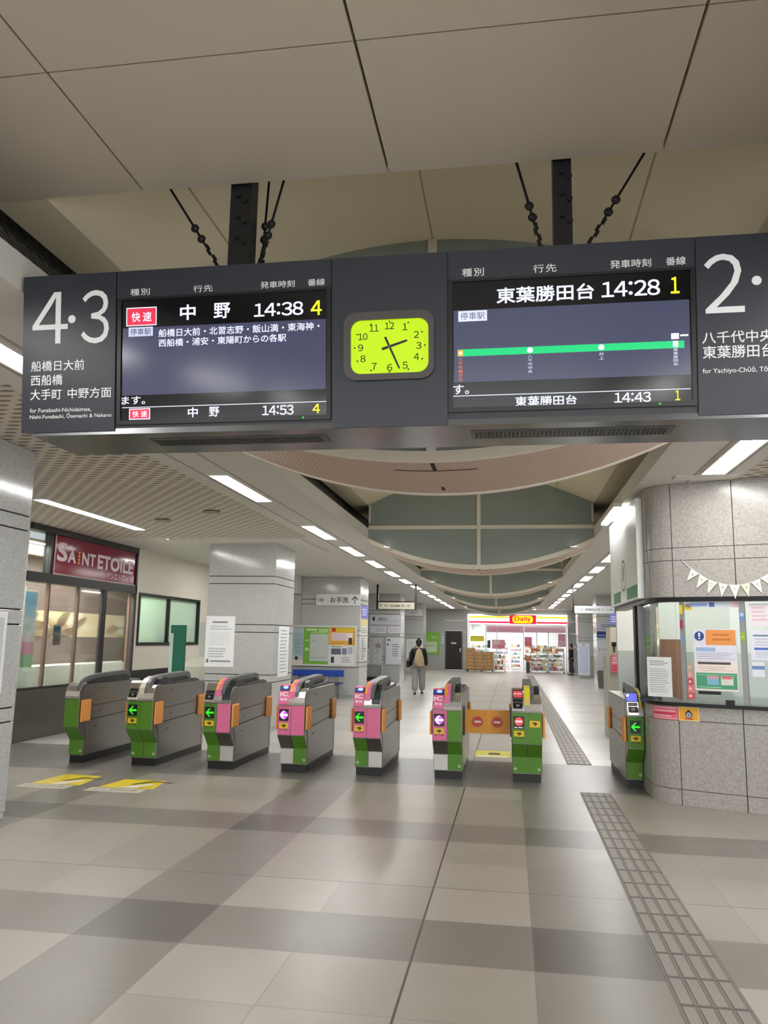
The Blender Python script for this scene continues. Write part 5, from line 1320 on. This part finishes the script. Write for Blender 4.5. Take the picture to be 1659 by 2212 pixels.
def person(loc, rz, label, h=1.0, stride=.12, jacket=(22, 22, 26), trousers=(146, 147, 146), shoes=(26, 26, 28), bag=None, pouch=False):
    r = empty('person', loc, label, 'person', None, rz)
    r.scale = (h, h, h)
    s = stride
    V = [(0, 0, .86, (.125, .09)), (0, 0, 1.0, (.115, .085)), (0, .0, 1.16, (.13, .09)), (0, -.005, 1.27, (.13, .08)), (0, .005, 1.33, (.055, .055)), (0, .015, 1.385, (.05, .052)),
         (0, .025, 1.44, (.070, .082)), (0, .030, 1.50, (.074, .090)), (0, .025, 1.555, (.060, .074))]
    E_ = [(0, 1), (1, 2), (2, 3), (3, 4), (4, 5), (5, 6), (6, 7), (7, 8)]
    # legs: left (-x) trails, right (+x) leads
    for sx, dy in ((-1, -s), (1, s)):
        k = len(V)
        V += [(sx*.085, 0, .80, .085), (sx*.09, dy*.35+.015, .46, .058), (sx*.09, dy*.8-.01, .28, .050), (sx*.09, dy*1.25-.02, .09, .036), (sx*.095, dy*1.25+.0, .045, (.036, .03)), (sx*.10, dy*1.25+.11, .035, (.034, .026))]
        E_ += [(0, k), (k, k+1), (k+1, k+2), (k+2, k+3), (k+3, k+4), (k+4, k+5)]
    for sx, dy in ((-1, s*.5), (1, -s*.5)):
        k = len(V)
        V += [(sx*.15, 0, 1.265, .055), (sx*.205, dy*.3-.01, 1.03, .042), (sx*.225, dy*.9+.03, .835, .032), (sx*.228, dy+.04, .79, .024)]
        E_ += [(3, k), (k, k+1), (k+1, k+2), (k+2, k+3)]
        hand(V, E_, k+3, (sx*.228, dy+.045, .79), sx)
    skin('body', V, E_, SKIN, r, 2)
    # nose, eyes, mouth and ears
    b = MB().ball((0, .122, 1.475), .012, .018, .018, 8, 6)
    for sx in (-1, 1): b.ball((sx*.078, .02, 1.475), .010, .020, .030, 8, 6)
    b.build('ears_and_nose', SKIN, r, smooth=True, local=True)
    b = MB()
    for sx in (-1, 1): b.ball((sx*.030, .108, 1.497), .011, .006, .006, 8, 6)
    b.build('eyes', BLACK, r, local=True)
    MB().ball((0, .108, 1.435), .022, .006, .005, 8, 6).build('mouth', mat((150, 80, 76), .6), r, local=True)
    hm = mat((20, 17, 16), .5, name='black_hair')
    b = MB().ball((0, .008, 1.515), .090, .100, .085, 16, 10).ball((0, -.045, 1.46), .075, .055, .075, 14, 8).ball((0, -.04, 1.60), .036, .038, .034, 12, 8)
    b.build('hair', hm, r, smooth=True, local=True)
    jm = mat(jacket, .8, name='dark_jacket')
    JV = [(0, 0, .84, (.165, .125)), (0, 0, .98, (.158, .12)), (0, 0, 1.14, (.165, .118)), (0, -.005, 1.27, (.16, .105)), (0, .0, 1.335, (.075, .07))]
    JE = [(0, 1), (1, 2), (2, 3), (3, 4)]
    for sx, dy in ((-1, s*.5), (1, -s*.5)):
        k = len(JV)
        JV += [(sx*.165, 0, 1.265, .075), (sx*.21, dy*.3-.01, 1.03, .062), (sx*.228, dy*.9+.03, .82, .048)]
        JE += [(3, k), (k, k+1), (k+1, k+2)]
    skin('jacket', JV, JE, jm, r, 2)
    TV = [(0, 0, .88, (.150, .115))]; TE = []
    for sx, dy in ((-1, -s), (1, s)):
        k = len(TV)
        TV += [(sx*.092, 0, .77, (.105, .11)), (sx*.10, dy*.35+.01, .46, (.098, .10)), (sx*.10, dy*.8-.01, .27, (.098, .098)), (sx*.10, dy*1.2-.02, .10, (.092, .094))]
        TE += [(0, k), (k, k+1), (k+1, k+2), (k+2, k+3)]
    skin('trousers', TV, TE, mat(trousers, .85, name='grey_trousers'), r, 2)
    for sx, dy in ((-1, -s), (1, s)):
        sv = [(sx*.097, dy*1.25-.06, .042, (.040, .036)), (sx*.097, dy*1.25+.03, .045, (.045, .038)), (sx*.10, dy*1.25+.12, .032, (.045, .028)), (sx*.10, dy*1.25+.175, .026, (.034, .022))]
        skin('shoe', sv, [(0, 1), (1, 2), (2, 3)], mat(shoes, .5), r, 2)
    return r
pl = (-2.625, 23.15, 0.003)
pr = person(pl, math.radians(4), 'person in black jacket and grey trousers walking away with a tan backpack', .985, .13)
bg = empty('backpack', (pl[0], pl[1]-.2, .82), 'tan teardrop bag carried on the back of the walking person', 'bag')
b = MB(); n = 16
prof = [(.005, 1.33), (.06, 1.29), (.105, 1.18), (.135, 1.05), (.148, .95), (.135, .86), (.09, .815), (.02, .80)]
vs, fs = [], []
for k, (w_, z) in enumerate(prof):
    for i in range(n):
        t = 2*math.pi*i/n
        vs.append((pl[0]+.035+w_*math.cos(t)+.03*(1.05-z), pl[1]-.185+.062*(w_/.148)**.6*math.sin(t), z-.02))
for k in range(len(prof)-1): fs += [(k*n+i, k*n+(i+1) % n, (k+1)*n+(i+1) % n, (k+1)*n+i) for i in range(n)]
fs += [tuple(range(n))[::-1], tuple(range((len(prof)-1)*n, len(prof)*n))]
b.add(vs, fs).build('pouch', mat((178, 160, 128), .8, noise=.1, name='tan_canvas'), bg, smooth=True)
MB().path([(pl[0]+.02, pl[1]-.17, 1.30), (pl[0]-.05, pl[1]-.10, 1.375), (pl[0]-.11, pl[1]+.03, 1.36), (pl[0]-.16, pl[1]+.11, 1.2)], .014, 6).build('strap', mat((150, 132, 104), .8), bg)
hb = empty('handbag', (pl[0]-.29, pl[1], .76), 'black shoulder bag hanging at the left side of the walking person', 'bag')
MB().box(pl[0]-.34, pl[0]-.245, pl[1]-.17, pl[1]+.13, .765, .97).build('pouch', BLACK, hb, bevel=.03)
MB().path([(pl[0]-.29, pl[1]-.12, .96), (pl[0]-.26, pl[1]-.06, 1.16), (pl[0]-.17, pl[1]-.0, 1.34), (pl[0]-.26, pl[1]+.06, 1.16), (pl[0]-.29, pl[1]+.09, .96)], .008, 5).build('strap', BLACK, hb)
person((2.83, 39.2, 0.003), math.radians(75), 'person in dark clothes half hidden behind the white timetable stand', .92, .06, (26, 26, 32), (48, 50, 56), (20, 20, 20))
